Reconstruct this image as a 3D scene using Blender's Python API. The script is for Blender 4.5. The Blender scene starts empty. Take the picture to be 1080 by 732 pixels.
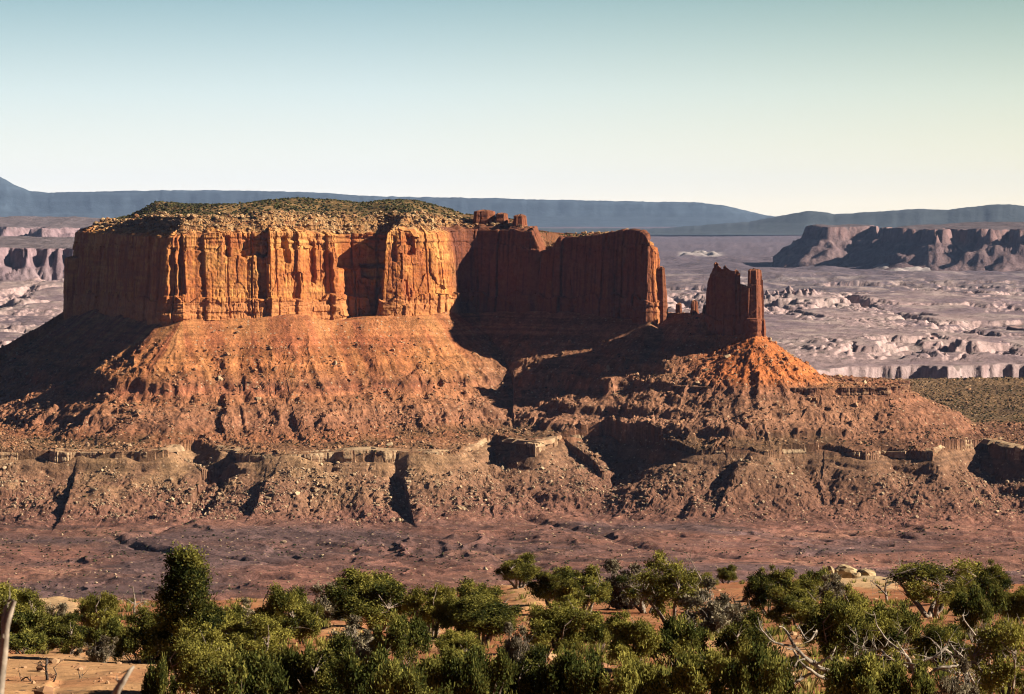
import bpy, math, random
import numpy as np
random.seed(7); RNG = np.random.default_rng(11)
C = bpy.context.scene.collection
F, YH, CX = 3062.0, 215.0, 540.0            # focal length in photo pixels, horizon row, centre column
f32 = np.float32
def X(px, D): return (px - CX) / F * D
def Z(py, D): return (YH - py) / F * D

# ------------------------------------------------------------------ noise
def _hash(ix, iy, seed):
    h = ix.astype(np.uint32) * np.uint32(374761393) + iy.astype(np.uint32) * np.uint32(668265263) + np.uint32((seed * 2246822519) & 0xffffffff)
    h = (h ^ (h >> np.uint32(13))) * np.uint32(1274126177)
    h = (h ^ (h >> np.uint32(15))) * np.uint32(2246822519)
    h ^= h >> np.uint32(16)
    return h.astype(f32) * f32(1 / 4294967296.0)
def vn(x, y, seed=0):
    x = np.asarray(x, f32); y = np.asarray(y, f32)
    fx = np.floor(x); fy = np.floor(y); ix = fx.astype(np.int32); iy = fy.astype(np.int32)
    u = x - fx; v = y - fy
    u = u * u * u * (u * (u * 6 - 15) + 10); v = v * v * v * (v * (v * 6 - 15) + 10)
    a = _hash(ix, iy, seed); b = _hash(ix + 1, iy, seed); c = _hash(ix, iy + 1, seed); d = _hash(ix + 1, iy + 1, seed)
    a = a + (b - a) * u; c = c + (d - c) * u
    return (a + (c - a) * v) * 2 - 1
def fbm(x, y, o=4, seed=0, g=0.5):
    t = 0; a = 1.0; n = 0.0; cs, sn = math.cos(0.65), math.sin(0.65)
    for i in range(o):
        t = t + a * vn(x, y, seed + i * 17); n += a; a *= g
        x, y = (cs * x - sn * y) * 2.03 + 13.1, (sn * x + cs * y) * 2.03 - 7.7
    return t / n
def ridged(x, y, o=3, seed=0):
    t = 0; a = 1.0; n = 0.0
    for i in range(o):
        t = t + a * (1 - np.abs(vn(x, y, seed + i * 29))); n += a; a *= 0.5
        x, y = x * 2.1 + 3.3, y * 2.1 + 9.1
    return t / n
def worley(x, y, seed=0):
    x = np.asarray(x, f32); y = np.asarray(y, f32)
    ix = np.floor(x).astype(np.int32); iy = np.floor(y).astype(np.int32)
    best = np.full(x.shape, 9, f32); bid = np.zeros(x.shape, f32)
    for i in (-1, 0, 1):
        for j in (-1, 0, 1):
            cx = ix + i; cy = iy + j
            dx = cx + _hash(cx, cy, seed) - x; dy = cy + _hash(cx, cy, seed + 5) - y
            d = dx * dx + dy * dy; m = d < best
            best = np.where(m, d, best); bid = np.where(m, _hash(cx, cy, seed + 9), bid)
    return np.sqrt(best), bid
def ss(a, b, x):
    t = np.clip((x - a) / (b - a), 0, 1); return t * t * (3 - 2 * t)
def smax(a, b, k):
    h = np.clip(0.5 + 0.5 * (a - b) / k, 0, 1); return b + (a - b) * h + k * h * (1 - h)
def lerp(a, b, t): return a + (b - a) * t
def mixc(c, col, t):
    t = np.asarray(t, f32)[..., None]; return c + (np.asarray(col, f32) - c) * t

# ------------------------------------------------------------------ polylines
def densify(pts, step, wob=0.0, seed=0, closed=True):
    P = np.asarray(pts, float); out = []
    n = len(P); m = n if closed else n - 1
    for i in range(m):
        a = P[i]; b = P[(i + 1) % n]; L = math.hypot(b[0] - a[0], b[1] - a[1]); k = max(1, int(round(L / step)))
        for j in range(k): out.append(a + (b - a) * j / k)
    if not closed: out.append(P[-1])
    Q = np.array(out)
    if wob:
        t = np.arange(len(Q)); Q[:, 0] += wob * vn(t * 0.61, t * 0 + 3, seed); Q[:, 1] += wob * vn(t * 0.61, t * 0 + 9, seed + 1)
    return Q
def polydist(x, y, P, closed=True, sign=True):
    n = len(P); m = n if closed else n - 1
    best = np.full(x.shape, 1e12, f32); s = np.zeros(x.shape, f32); nx = np.zeros(x.shape, f32); ny = np.zeros(x.shape, f32)
    inside = np.zeros(x.shape, bool); acc = 0.0
    for i in range(m):
        ax, ay = float(P[i][0]), float(P[i][1]); bx, by = float(P[(i + 1) % n][0]), float(P[(i + 1) % n][1])
        ex, ey = bx - ax, by - ay; L2 = ex * ex + ey * ey + 1e-9; L = math.sqrt(L2)
        dx = x - f32(ax); dy = y - f32(ay)
        t = np.clip((dx * f32(ex) + dy * f32(ey)) * f32(1 / L2), 0, 1)
        dx -= t * f32(ex); dy -= t * f32(ey); d = dx * dx + dy * dy
        k = d < best
        best[k] = d[k]; s[k] = acc + t[k] * L; nx[k] = dx[k]; ny[k] = dy[k]
        if sign and abs(ey) > 1e-6:
            c = (y < ay) != (y < by)
            inside ^= c & (x < (f32(ax) + (y - f32(ay)) * f32(ex / ey)))
        acc += L
    d = np.sqrt(best)
    return np.where(inside, -d, d) if sign else d, s, np.arctan2(ny, nx)

# ------------------------------------------------------------------ mesh helpers
ALBEDO = np.array((.480, .432, .372), f32)        # brings the palette below to measured rock reflectances
def make_mesh(name, V, faces, mat=None, col=None, smooth=False, tint=None):
    V = np.ascontiguousarray(V, f32).reshape(-1, 3); faces = np.ascontiguousarray(faces, np.int32)
    k = faces.shape[1]; nf = len(faces)
    me = bpy.data.meshes.new(name)
    me.vertices.add(len(V)); me.vertices.foreach_set('co', V.ravel())
    me.loops.add(nf * k); me.loops.foreach_set('vertex_index', faces.ravel())
    me.polygons.add(nf); me.polygons.foreach_set('loop_start', np.arange(0, nf * k, k, dtype=np.int32))
    me.polygons.foreach_set('loop_total', np.full(nf, k, np.int32))
    me.polygons.foreach_set('use_smooth', np.full(nf, smooth, bool))
    if col is not None:
        a = me.attributes.new('Col', 'FLOAT_COLOR', 'POINT'); c = np.ones((len(V), 4), f32); c[:, :3] = np.asarray(col, f32).reshape(-1, 3) * ALBEDO
        a.data.foreach_set('color', c.ravel())
    if tint is not None:
        a = me.attributes.new('Tint', 'FLOAT', 'POINT'); a.data.foreach_set('value', np.ascontiguousarray(tint, f32).ravel())
    me.update(calc_edges=True)
    if mat: me.materials.append(mat)
    return me
def link(name, me, parent=None, loc=None):
    o = bpy.data.objects.new(name, me); C.objects.link(o)
    if parent: o.parent = parent
    if loc is not None: o.location = loc
    return o
def tag(o, label=None, cat=None, group=None, kind=None):
    for k, v in (('label', label), ('category', cat), ('group', group), ('kind', kind)):
        if v: o[k] = v
    return o
def grid_faces(r, c, keep=None, wrap=False):
    i = np.arange(r - 1)[:, None] * c; j = np.arange(c if wrap else c - 1)[None, :]; j2 = (j + 1) % c
    q = np.stack([i + j, i + j2, i + c + j2, i + c + j], -1).reshape(-1, 4)
    return q if keep is None else q[keep.reshape(-1)]
def compact(V, faces, col):
    u, inv = np.unique(faces.ravel(), return_inverse=True)
    return V.reshape(-1, 3)[u], inv.reshape(faces.shape), col.reshape(-1, 3)[u]

# ------------------------------------------------------------------ materials
def nodes_of(name):
    m = bpy.data.materials.new(name); m.use_nodes = True; nt = m.node_tree; nt.nodes.clear()
    return m, nt, nt.nodes, nt.links
def rock_material(name, scale=0.45, vary=0.5, bump=0.5, dist=1.0, speck=None, fine=4.0):
    m, nt, N, L = nodes_of(name)
    out = N.new('ShaderNodeOutputMaterial'); b = N.new('ShaderNodeBsdfPrincipled')
    b.inputs['Roughness'].default_value = 0.93; b.inputs['Specular IOR Level'].default_value = 0.12
    at = N.new('ShaderNodeAttribute'); at.attribute_name = 'Col'
    tc = N.new('ShaderNodeTexCoord')
    n1 = N.new('ShaderNodeTexNoise'); n1.inputs['Scale'].default_value = scale; n1.inputs['Detail'].default_value = 6; n1.inputs['Roughness'].default_value = 0.68
    L.new(tc.outputs['Object'], n1.inputs['Vector'])
    mr = N.new('ShaderNodeMapRange'); mr.inputs['From Min'].default_value = 0.3; mr.inputs['From Max'].default_value = 0.7
    mr.inputs['To Min'].default_value = 1 - vary; mr.inputs['To Max'].default_value = 1 + vary
    L.new(n1.outputs['Fac'], mr.inputs['Value'])
    mul = N.new('ShaderNodeVectorMath'); mul.operation = 'SCALE'
    L.new(at.outputs['Color'], mul.inputs[0]); L.new(mr.outputs['Result'], mul.inputs['Scale'])
    last = mul.outputs['Vector']
    if speck:
        vo = N.new('ShaderNodeTexVoronoi'); vo.inputs['Scale'].default_value = speck[0]; L.new(tc.outputs['Object'], vo.inputs['Vector'])
        lt = N.new('ShaderNodeMapRange'); lt.inputs['From Min'].default_value = 0.30; lt.inputs['From Max'].default_value = 0.22
        L.new(vo.outputs['Distance'], lt.inputs['Value'])
        mx = N.new('ShaderNodeMix'); mx.data_type = 'RGBA'
        sx = N.new('ShaderNodeSeparateColor'); L.new(vo.outputs['Color'], sx.inputs['Color'])
        gt = N.new('ShaderNodeMath'); gt.operation = 'GREATER_THAN'; gt.inputs[1].default_value = 1 - speck[2]; L.new(sx.outputs['Red'], gt.inputs[0])
        mm = N.new('ShaderNodeMath'); mm.operation = 'MULTIPLY'; L.new(gt.outputs[0], mm.inputs[0]); L.new(lt.outputs['Result'], mm.inputs[1])
        L.new(mm.outputs[0], mx.inputs['Factor']); L.new(last, mx.inputs[6]); mx.inputs[7].default_value = (speck[1][0] * .62, speck[1][1] * .62, speck[1][2] * .62, 1)
        last = mx.outputs[2]
    L.new(last, b.inputs['Base Color'])
    n2 = N.new('ShaderNodeTexNoise'); n2.inputs['Scale'].default_value = scale * fine / 4; n2.inputs['Detail'].default_value = 8; n2.inputs['Roughness'].default_value = 0.7
    L.new(tc.outputs['Object'], n2.inputs['Vector'])
    bp = N.new('ShaderNodeBump'); bp.inputs['Strength'].default_value = bump; bp.inputs['Distance'].default_value = dist
    L.new(n2.outputs['Fac'], bp.inputs['Height']); L.new(bp.outputs['Normal'], b.inputs['Normal'])
    L.new(b.outputs['BSDF'], out.inputs['Surface'])
    return m
def foliage_material(name, dark, light, trans=0.2):
    m, nt, N, L = nodes_of(name)
    out = N.new('ShaderNodeOutputMaterial'); d = N.new('ShaderNodeBsdfDiffuse'); t = N.new('ShaderNodeBsdfTranslucent'); mx = N.new('ShaderNodeMixShader')
    at = N.new('ShaderNodeAttribute'); at.attribute_name = 'Tint'
    oi = N.new('ShaderNodeObjectInfo')
    r = N.new('ShaderNodeMapRange'); r.inputs['To Min'].default_value = -0.36; r.inputs['To Max'].default_value = 0.36; L.new(oi.outputs['Random'], r.inputs['Value'])
    ad = N.new('ShaderNodeMath'); ad.operation = 'ADD'; ad.use_clamp = True; L.new(at.outputs['Fac'], ad.inputs[0]); L.new(r.outputs['Result'], ad.inputs[1])
    cm = N.new('ShaderNodeMix'); cm.data_type = 'RGBA'; cm.inputs[6].default_value = (*dark, 1); cm.inputs[7].default_value = (*light, 1)
    L.new(ad.outputs[0], cm.inputs['Factor'])
    L.new(cm.outputs[2], d.inputs['Color']); L.new(cm.outputs[2], t.inputs['Color'])
    mx.inputs['Fac'].default_value = trans
    L.new(d.outputs[0], mx.inputs[1]); L.new(t.outputs[0], mx.inputs[2]); L.new(mx.outputs[0], out.inputs['Surface'])
    return m
def wood_material(name, a, b_, scale=6.0):
    m, nt, N, L = nodes_of(name)
    out = N.new('ShaderNodeOutputMaterial'); b = N.new('ShaderNodeBsdfPrincipled'); b.inputs['Roughness'].default_value = 0.85
    tc = N.new('ShaderNodeTexCoord'); n = N.new('ShaderNodeTexNoise'); n.inputs['Scale'].default_value = scale; n.inputs['Detail'].default_value = 5
    L.new(tc.outputs['Object'], n.inputs['Vector'])
    cr = N.new('ShaderNodeValToRGB'); cr.color_ramp.elements[0].position = 0.35; cr.color_ramp.elements[1].position = 0.65
    cr.color_ramp.elements[0].color = (*a, 1); cr.color_ramp.elements[1].color = (*b_, 1)
    L.new(n.outputs['Fac'], cr.inputs['Fac']); L.new(cr.outputs['Color'], b.inputs['Base Color'])
    bp = N.new('ShaderNodeBump'); bp.inputs['Strength'].default_value = 0.5; bp.inputs['Distance'].default_value = 0.03
    L.new(n.outputs['Fac'], bp.inputs['Height']); L.new(bp.outputs['Normal'], b.inputs['Normal'])
    L.new(b.outputs['BSDF'], out.inputs['Surface'])
    return m
M_CLIFF = rock_material('cliff_rock', 0.22, 0.30, 0.7, 1.6)
M_SLOPE = rock_material('slope_rubble', 0.30, 0.42, 0.9, 2.2, speck=(0.20, (0.44, 0.30, 0.19), 0.16))
M_CAP = rock_material('cap_rubble', 0.30, 0.40, 0.9, 2.0, speck=(0.30, (0.05, 0.05, 0.022), 0.35))
M_FAR = rock_material('plain_rock', 0.03, 0.35, 0.7, 10.0, speck=(0.03, (0.2, 0.15, 0.14), 0.3))
M_FARCLIFF = rock_material('distant_rock', 0.02, 0.40, 0.8, 20.0)
M_PLATEAU = rock_material('plateau_slope', 0.004, 0.22, 0.5, 40.0)
M_SOIL = rock_material('red_soil', 1.2, 0.35, 0.5, 0.15, speck=(1.6, (0.16, 0.10, 0.06), 0.25))
M_BOULDER = rock_material('boulder_rock', 0.5, 0.35, 0.6, 0.6)
M_SLAB = rock_material('slab_rock', 0.9, 0.22, 0.5, 0.12)
M_FOL = foliage_material('juniper_needles', (0.022, 0.028, 0.009), (0.220, 0.196, 0.043), 0.26)
M_SHRUB = foliage_material('shrub_leaves', (0.036, 0.044, 0.012), (0.235, 0.212, 0.050), 0.28)
M_GREY = foliage_material('dry_twigs_leaves', (0.075, 0.060, 0.040), (0.20, 0.17, 0.11), 0.15)
M_SCRUB = foliage_material('scrub_leaves', (0.018, 0.020, 0.009), (0.058, 0.053, 0.022), 0.1)
M_GRASS = foliage_material('dry_grass', (0.12, 0.095, 0.03), (0.34, 0.27, 0.10), 0.3)
M_BARK = wood_material('juniper_bark', (0.07, 0.05, 0.035), (0.20, 0.15, 0.11))
M_DEAD = wood_material('weathered_wood', (0.07, 0.055, 0.042), (0.27, 0.22, 0.165))
M_CHAR = wood_material('burnt_wood', (0.012, 0.009, 0.008), (0.05, 0.035, 0.028))

# ------------------------------------------------------------------ mesa outline: (column, distance, row of the cliff's top edge)
MESA = [(72, 3965, 246), (84, 3905, 246), (112, 3815, 247), (140, 3725, 249), (160, 3655, 250), (172, 3628, 251), (192, 3622, 250), (215, 3634, 248), (236, 3640, 247),
        (262, 3652, 246), (286, 3650, 245), (312, 3670, 246), (340, 3694, 247), (359, 3708, 249), (366, 3728, 249), (398, 3740, 248), (405, 3716, 247),
        (424, 3718, 245), (446, 3730, 246), (466, 3746, 247), (478, 3778, 247), (486, 3816, 245), (505, 3828, 243), (540, 3806, 243), (558, 3790, 246), (568, 3790, 266), (577, 3776, 266), (584, 3764, 252),
        (615, 3738, 250), (640, 3712, 246), (655, 3698, 243), (672, 3676, 244), (684, 3660, 254), (694, 3662, 264), (700, 3690, 268), (698, 3760, 262), (690, 3850, 255), (660, 3960, 248),
        (600, 4040, 247), (540, 4080, 243), (450, 4120, 243), (330, 4130, 243), (200, 4120, 244), (120, 4080, 246), (80, 4020, 246)]
MP = np.array([(X(a, b), b, Z(c, b)) for a, b, c in MESA])
MD = densify(MP, 11.0, 2.4, 3)
M_ACC = np.concatenate([[0], np.cumsum(np.hypot(*(np.roll(MD, -1, 0) - MD)[:, :2].T))])
def mesa_top(s): return np.interp(s, M_ACC, np.append(MD[:, 2], MD[0, 2]))
MT = densify([(X(a, b), b) for a, b in [(72, 3965), (112, 3815), (146, 3700), (170, 3634), (192, 3624), (240, 3638), (300, 3652), (360, 3676), (410, 3698), (440, 3710), (466, 3735), (484, 3800), (505, 3822), (545, 3800), (584, 3764),
        (640, 3712), (672, 3676), (686, 3660), (700, 3690), (690, 3850), (660, 3960), (600, 4040), (450, 4120), (200, 4120), (80, 4020)]], 14, 1.5, 4)
ZB = -147.0
TOWER = [(744, 3612), (751, 3592), (768, 3572), (786, 3556), (797, 3546), (804, 3553), (803, 3590), (788, 3630), (762, 3650), (747, 3640)]
TP = densify([(X(a, b), b) for a, b in TOWER], 9, 0.8, 5)
SADDLE = densify([(X(699, 3700), 3700), (X(722, 3660), 3660), (X(746, 3620), 3620)], 12, 0, 0, False)
RIM = [(-330, 3360), (-200, 3330), (-60, 3340), (60, 3350), (120, 3345), (176, 3346), (182, 3388), (200, 3408), (232, 3400), (247, 3352), (262, 3338), (330, 3330), (400, 3340), (455, 3342), (484, 3354),
       (492, 3400), (503, 3456), (522, 3478), (540, 3458), (553, 3405), (566, 3400), (578, 3450), (596, 3482), (640, 3488), (684, 3450), (716, 3382), (735, 3356), (775, 3350), (812, 3336), (822, 3360),
       (868, 3366), (915, 3346), (930, 3362), (985, 3346), (998, 3400), (1036, 3440), (1070, 3390), (1098, 3350), (1200, 3355), (1420, 3370)]
RP = densify([(X(a, b), b) for a, b in RIM], 13, 7.0, 8, False)
RCLOSE = np.vstack([RP, [(2000, 6000), (-2000, 6000)]])

PLAT = [(684, 3560), (712, 3505), (748, 3480), (800, 3462), (850, 3460), (893, 3464), (935, 3478), (962, 3520), (950, 3640), (860, 3720), (760, 3740), (700, 3720)]
def bench_z(x, y): return -284 + 0.055 * (y - 3380)
def strata_color(z, n, shape):
    """rock colour by elevation, from the foot of the mesa wall down to the valley floor"""
    zs = [-366, -356, -338, -322, -310, -302, -290, -284, -276, -262, -248, -236, -226, -218, -206, -190, -172, -156, -140]
    cs = [(.290, .150, .125), (.270, .135, .115), (.310, .160, .120), (.330, .180, .125), (.350, .205, .135), (.370, .225, .145), (.400, .255, .160), (.370, .195, .115), (.420, .185, .100), (.340, .165, .105),
          (.380, .190, .115), (.440, .200, .105), (.350, .140, .085), (.400, .180, .100), (.500, .215, .095), (.520, .215, .090), (.460, .170, .080), (.540, .235, .105), (.520, .220, .095)]
    zz = z + n
    return np.stack([np.interp(zz, zs, [c[i] for c in cs]) for i in range(3)], -1).astype(f32)

# ------------------------------------------------------------------ terrain of the butte
def T_rub(d1, d0): return ss(8, 40, d1) * (1 - ss(90, 190, d1)) + 0.5 * ss(60, 200, d0) * (d1 < 0)
def mid_terrain():
    px = np.arange(-170, 1250, 1.12)
    D = np.concatenate([np.arange(2250, 2600, 12), np.arange(2600, 3150, 3.0), np.arange(3150, 3960, 1.55), np.arange(3960, 4240, 6), np.arange(4240, 4700, 25)])
    R, K = len(D), len(px)
    y = np.repeat(D[:, None], K, 1).astype(f32); x = ((px[None, :] - CX) / F * D[:, None]).astype(f32)
    pxx = np.repeat(px[None, :], R, 0).astype(f32)
    # warped coordinates
    w1 = fbm(x / 46, y / 46, 3, 1); w2 = fbm(x / 46, y / 46, 3, 2)
    hi = D > 3000
    d0 = np.full(x.shape, 600, f32); s0 = np.zeros_like(x); t0 = np.zeros_like(x)
    xa, ya = x[hi], y[hi]
    a, b, c = polydist(xa + 5 * w1[hi] * 0.4, ya + 5 * w2[hi] * 0.4, MD); d0[hi], s0[hi], t0[hi] = a, b, c
    dm = np.full(x.shape, 600, f32); sm = np.zeros_like(x); tm = np.zeros_like(x)
    a, b, c = polydist(xa + 2 * w1[hi], ya + 2 * w2[hi], MT, True, True); dm[hi], sm[hi], tm[hi] = a, b, c
    dT = np.full(x.shape, 600, f32); sT = np.zeros_like(x); tT = np.zeros_like(x)
    a, b, c = polydist(xa, ya, TP); dT[hi], sT[hi], tT[hi] = a, b, c
    dS = np.full(x.shape, 600, f32); sS = np.zeros_like(x); tS = np.zeros_like(x)
    a, b, c = polydist(xa, ya, SADDLE, False, False); dS[hi], sS[hi], tS[hi] = a, b, c
    d1, s1, t1 = polydist(x + 1.2 * w1, y + 1.2 * w2, RCLOSE)
    # talus
    def prof(d): d = np.maximum(d, 0); return np.where(d < 260, 0.755 * d - 0.00068 * d * d, 0.755 * 260 - 0.00068 * 260 * 260 + 0.3 * (d - 260))
    def rills(s, th, d, seed, k=75):
        q = s + k * th
        r1 = ridged(q / 34 + 0.4 * vn(q / 60, d / 90, seed + 3), d / 420, 2, seed); r2 = ridged(q / 13 + 0.35 * vn(q / 20, d / 30, seed + 4), d / 240, 2, seed + 50)
        big = vn(q / 82, d / 600, seed + 90)
        amp = ss(4, 75, d)
        return amp * (7.0 * (r1 - 0.66) + 3.0 * (r2 - 0.66) + 5.5 * big)
    zt = ZB + 3 + 5 * vn(sm / 60, sm * 0, 31) - prof(dm) + rills(sm, tm, dm, 200)
    zT = -160 - prof(dT * 1.02) + rills(sT, tT, dT, 300, 60) * 0.9
    zS = -138 - 0.8 * np.maximum(dS - 4, 0) + 0.00075 * np.maximum(dS - 4, 0) ** 2 + rills(sS, tS, dS, 400) * 0.6
    zS = np.where(dS > 300, -600, zS)
    zt = smax(smax(zt, zT, 7), zS, 6)
    broke = ss(12, 80, np.minimum(dm, dT))
    zt = zt + broke * (8.5 * (ridged(x / 54 + 0.9 * w1, y / 190 + 0.7 * w2, 3, 251) - 0.64) + 2.6 * fbm(x / 17, y / 17, 3, 252))
    # flat ledge that carries the tower's cone
    PL = densify([(X(a, b), b) for a, b in PLAT], 22, 5, 15)
    dP = np.full(x.shape, 600, f32); mP = (y > 3000) & (pxx > 560)
    fin = 3.4 * vn(x / 5.5, y / 90, 255) + 4 * vn(x / 21, y / 90, 256)
    dP[mP] = polydist(x[mP], y[mP], PL)[0]
    dQ = dP + 2.5
    zP = -220.5 + 1.2 * fbm(x / 18, y / 18, 3, 257) - np.minimum(np.maximum(-dP, 0), 30) * .0 - 9.5 * ss(-.5, 3.0, dQ) - np.where(dP < 240, .56 * np.maximum(dP - 3, 0) - .0006 * np.maximum(dP - 3, 0) ** 2, 110) + ss(6, 40, dP) * (4.5 * (ridged(x / 30 + w1, y / 110, 2, 258) - .64) + 2 * fbm(x / 13, y / 13, 3, 259))
    zt = smax(zt, zP, 2.5)
    # ledges in the slope
    nl = 3.0 * fbm(x / 50, y / 50, 3, 61)
    blk = vn(x / 7.0, y / 60, 62) * 2.2
    towerside = ss(640, 720, pxx)
    a1 = (2.0 + 6.0 * np.clip(fbm(x / 60, y / 200, 2, 63) * 1.8 + 0.4, 0, 1)) * (1 - towerside) + 1.0 * towerside
    u = (zt + 222 + nl * (1 - .6 * towerside) + blk * (1 + .8 * towerside)) / 7.5
    zt = zt + a1 * np.tanh(u * (2.6 + 2.5 * towerside)) * np.exp(-(u / 2.6) ** 2)
    for Lz, amp, sd in ((-250, 3.6, 71), (-203, 2.4, 74), (-267, 3.6, 77), (-237, 2.6, 79), (-259, 2.4, 70)):
        u = (zt - Lz + nl + blk * 0.6) / 4.0
        zt = zt + amp * np.clip(0.5 + 1.2 * vn(x / 60, y / 160, sd), 0, 1) * np.tanh(u * 2.6) * np.exp(-(u / 2.6) ** 2)
    bz = bench_z(x, y) + 2.5 * fbm(x / 60, y / 60, 4, 41) + 2.0 * fbm(x / 260, y / 260, 2, 42)
    zin = smax(zt, bz, 8)
    back = np.maximum(y - 4060 - 25 * vn(x / 120, x * 0, 44), 0); zin = zin - np.where(d0 > 60, 0.55 * back, 0) * ss(0, 120, np.maximum(zt, -400) * 0 + d0)
    # below the pale rim
    joint = vn(s1 / 9, s1 * 0, 46) * 2.0 + vn(s1 / 3.1, s1 * 0, 47) * 0.9
    dd = d1 + joint * np.exp(-(d1 / 14) ** 2)
    brk = np.clip(0.75 + 0.9 * vn(s1 / 55, s1 * 0, 48), 0.15, 1.1); drop = 9 * brk * ss(-4.5, -1.0, dd) + 5 * ss(3, 16, dd) + 4 * brk * ss(14, 17, dd + 2 * vn(s1 / 7, s1 * 0, 49))
    q1 = s1 + 22 * t1 + 9 * w1
    v1 = fbm(x / 95, y / 95, 3, 532); v2 = fbm(x / 95, y / 95, 3, 533)
    dsl = np.maximum(polydist(x + 34 * v1 + 8 * w1, y + 34 * v2 + 8 * w2, RCLOSE)[0], 0)
    rl = ss(8, 70, d1) * (7.5 * (ridged(x / 62 + w1, y / 130 + w2, 3, 530) - .64) + 2.6 * (ridged(x / 21 + .5 * w2, y / 60, 2, 520) - .66) + 2.0 * fbm(x / 16, y / 16, 3, 531))
    zout = zin - drop - np.where(dsl < 190, 0.43 * np.maximum(dsl - 4, 0) - 0.00060 * np.maximum(dsl - 4, 0) ** 2, 0.43 * 186 - 0.00060 * 186 ** 2 + 0.12 * (dsl - 190)) + rl
    zref = np.where(d1 > 0, np.minimum(zin, -277 + 1.2 * nl), zin)
    zout = zout - zin + zref
    fl = -353 + 7.0 * fbm(x / 170, y / 260, 3, 81) + 9.0 * (ridged(x / 150 + 0.8 * w1, y / 330 + .5 * w2, 2, 83) - 0.62) + 0.8 * fbm(x / 26, y / 40, 3, 84) + 0.010 * (y - 3000)
    # stepped little ledges in the lower slope
    for Lz, amp, sd in ((-343, 3.0, 91), (-336, 2.6, 92), (-349, 2.6, 93), (-329, 2.2, 94), (-354, 2.2, 95)):
        u = (zout - Lz + nl * 0.8 + blk * 0.4) / 3.0
        zout = zout + amp * np.clip(0.3 + 1.5 * vn(x / 80, y / 100, sd), 0, 1) * np.tanh(u * 2.4) * np.exp(-(u / 2.4) ** 2)
    zout = smax(zout, fl, 16)
    # dry washes in the valley floor
    for pts, dep, wd in ((((128, 3080), (150, 2990), (190, 2940), (250, 2890), (330, 2860)), 6, 7), (((236, 3330), (215, 3240), (180, 3150), (150, 3080), (120, 3060)), 5, 6),
                         (((500, 3420), (560, 3230), (640, 3080), (690, 2980), (800, 2900), (930, 2880)), 5, 9), (((300, 3040), (370, 3010), (460, 2985), (560, 2990)), 4, 5), (((590, 3110), (680, 3090), (760, 3080), (840, 3120)), 4, 5), (((860, 3150), (950, 3090), (1010, 3060), (1100, 3080)), 5, 6)):
        m = (y > 2800) & (y < 3450)
        dw = polydist(x[m] + 8 * w1[m], y[m] + 8 * w2[m], densify([(X(a, b), b) for a, b in pts], 30, 3, 12, False), False, False)[0]
        zout[m] -= dep * np.exp(-(dw / wd) ** 2)
    z = np.where(d1 > 0, zout, zin)
    # plateau top inside the mesa wall
    di = -d0 + (7 * fbm(x / 34, y / 34, 3, 51) + 3 * fbm(x / 11, y / 11, 2, 52)) * ss(14, 26, -d0)
    hx = [60, 85, 110, 138, 152, 165, 200, 250, 280, 310, 350, 380, 405, 430, 452, 470, 490, 510, 545, 560, 600, 640, 660, 685, 720]
    hy = [229, 228, 227, 224, 218, 213, 217, 217, 213, 210.5, 212, 215.5, 213, 212, 216, 221, 227, 230, 233, 247, 249, 245, 242, 252, 262]
    hill = np.interp(pxx, hx, [(YH - v) / F * 3850 for v in hy]).astype(f32)
    top = mesa_top(s0).astype(f32)
    k = ss(12, 44, di); rise = (hill - top)
    zc = top + 4.5 + (rise - 3) * (0.55 * ss(17, 46, di) + 0.45 * ss(42, 130, di)) - 20 * ss(90, 330, di) * 0.3
    w, wid = worley(x / 8, y / 5.5, 55)
    zc = np.where((pxx > 560), np.minimum(zc, top + .5 + rise * .5), zc)
    zc = zc + np.where(pxx > 560, .4, 1) * (3.6 * (wid - 0.5) + 2.4 * fbm(x / 11, y / 8, 4, 56)) * (1 - 0.6 * ss(45, 75, di))
    u = (zc % 5.5) / 5.5; zc = lerp(zc, zc - u * 5.5 + 5.5 * ss(0.45, 0.75, u), 0.75 * (1 - ss(46, 70, di)))
    zc = np.where(di < 24, np.minimum(zc - 4 * (24 - di) * .5, zc), zc); z = np.where(di > 21, zc, np.where(di > 2, np.minimum(z, -165), z))
    inT = dT < -3
    z = np.where(inT, np.maximum(z, -150), z)
    # rubble relief
    rub = ss(8, 40, d1) * (1 - ss(90, 190, d1)) + 0.7 * ss(60, 200, d0) * (d1 < 0) + 0.35 * ss(20, 60, d0) * (d1 < 0)
    rub = np.where(di > 0, 0, np.clip(rub, 0, 1))
    w, wid = worley(x / 6.5, y / 6.5, 57)
    z = z + rub * (np.clip(0.46 - w, 0, 1) * 4.0 * (wid > 0.6) * wid + 0.8 * fbm(x / 4, y / 4, 3, 58))
    rough = np.where(di > 0, 0, (0.35 + 0.65 * rub) * (1 - .85 * ss(120, 200, d1))) * ss(0, 25, np.minimum(np.abs(d0), np.abs(dT)) + 8)
    _, wb1 = worley(x / 3.6, y / 4.4, 65); _, wb2 = worley(x / 9 + .4 * w1, y / 11, 66)
    rough = rough * np.clip(.55 + 1.3 * fbm(x / 48, y / 70, 3, 67), .12, 1.3)
    z = z + rough * (1.5 * (wb1 - .5) + 2.2 * np.maximum(wb2 - .55, 0) * 2)
    z = z + (0.45 - .25 * ss(120, 200, d1)) * fbm(x / 9, y / 9, 3, 59)
    V = np.stack([x, y, z], -1)
    # colours
    n = 5 * fbm(x / 90, y / 90, 4, 101) + 2.5 * fbm(x / 14, z / 5, 3, 102)
    col = strata_color(z, n, x.shape)
    q0 = sm + 75 * tm
    streak = fbm(q0 / 16, d0 / 200, 3, 103)
    on = ((d1 < 0) & (d0 > 0)).astype(f32)
    col = mixc(col, (.56, .285, .125), on * np.clip(streak * 1.3 + 0.05, 0, .75) * ss(-246, -200, z))
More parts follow.
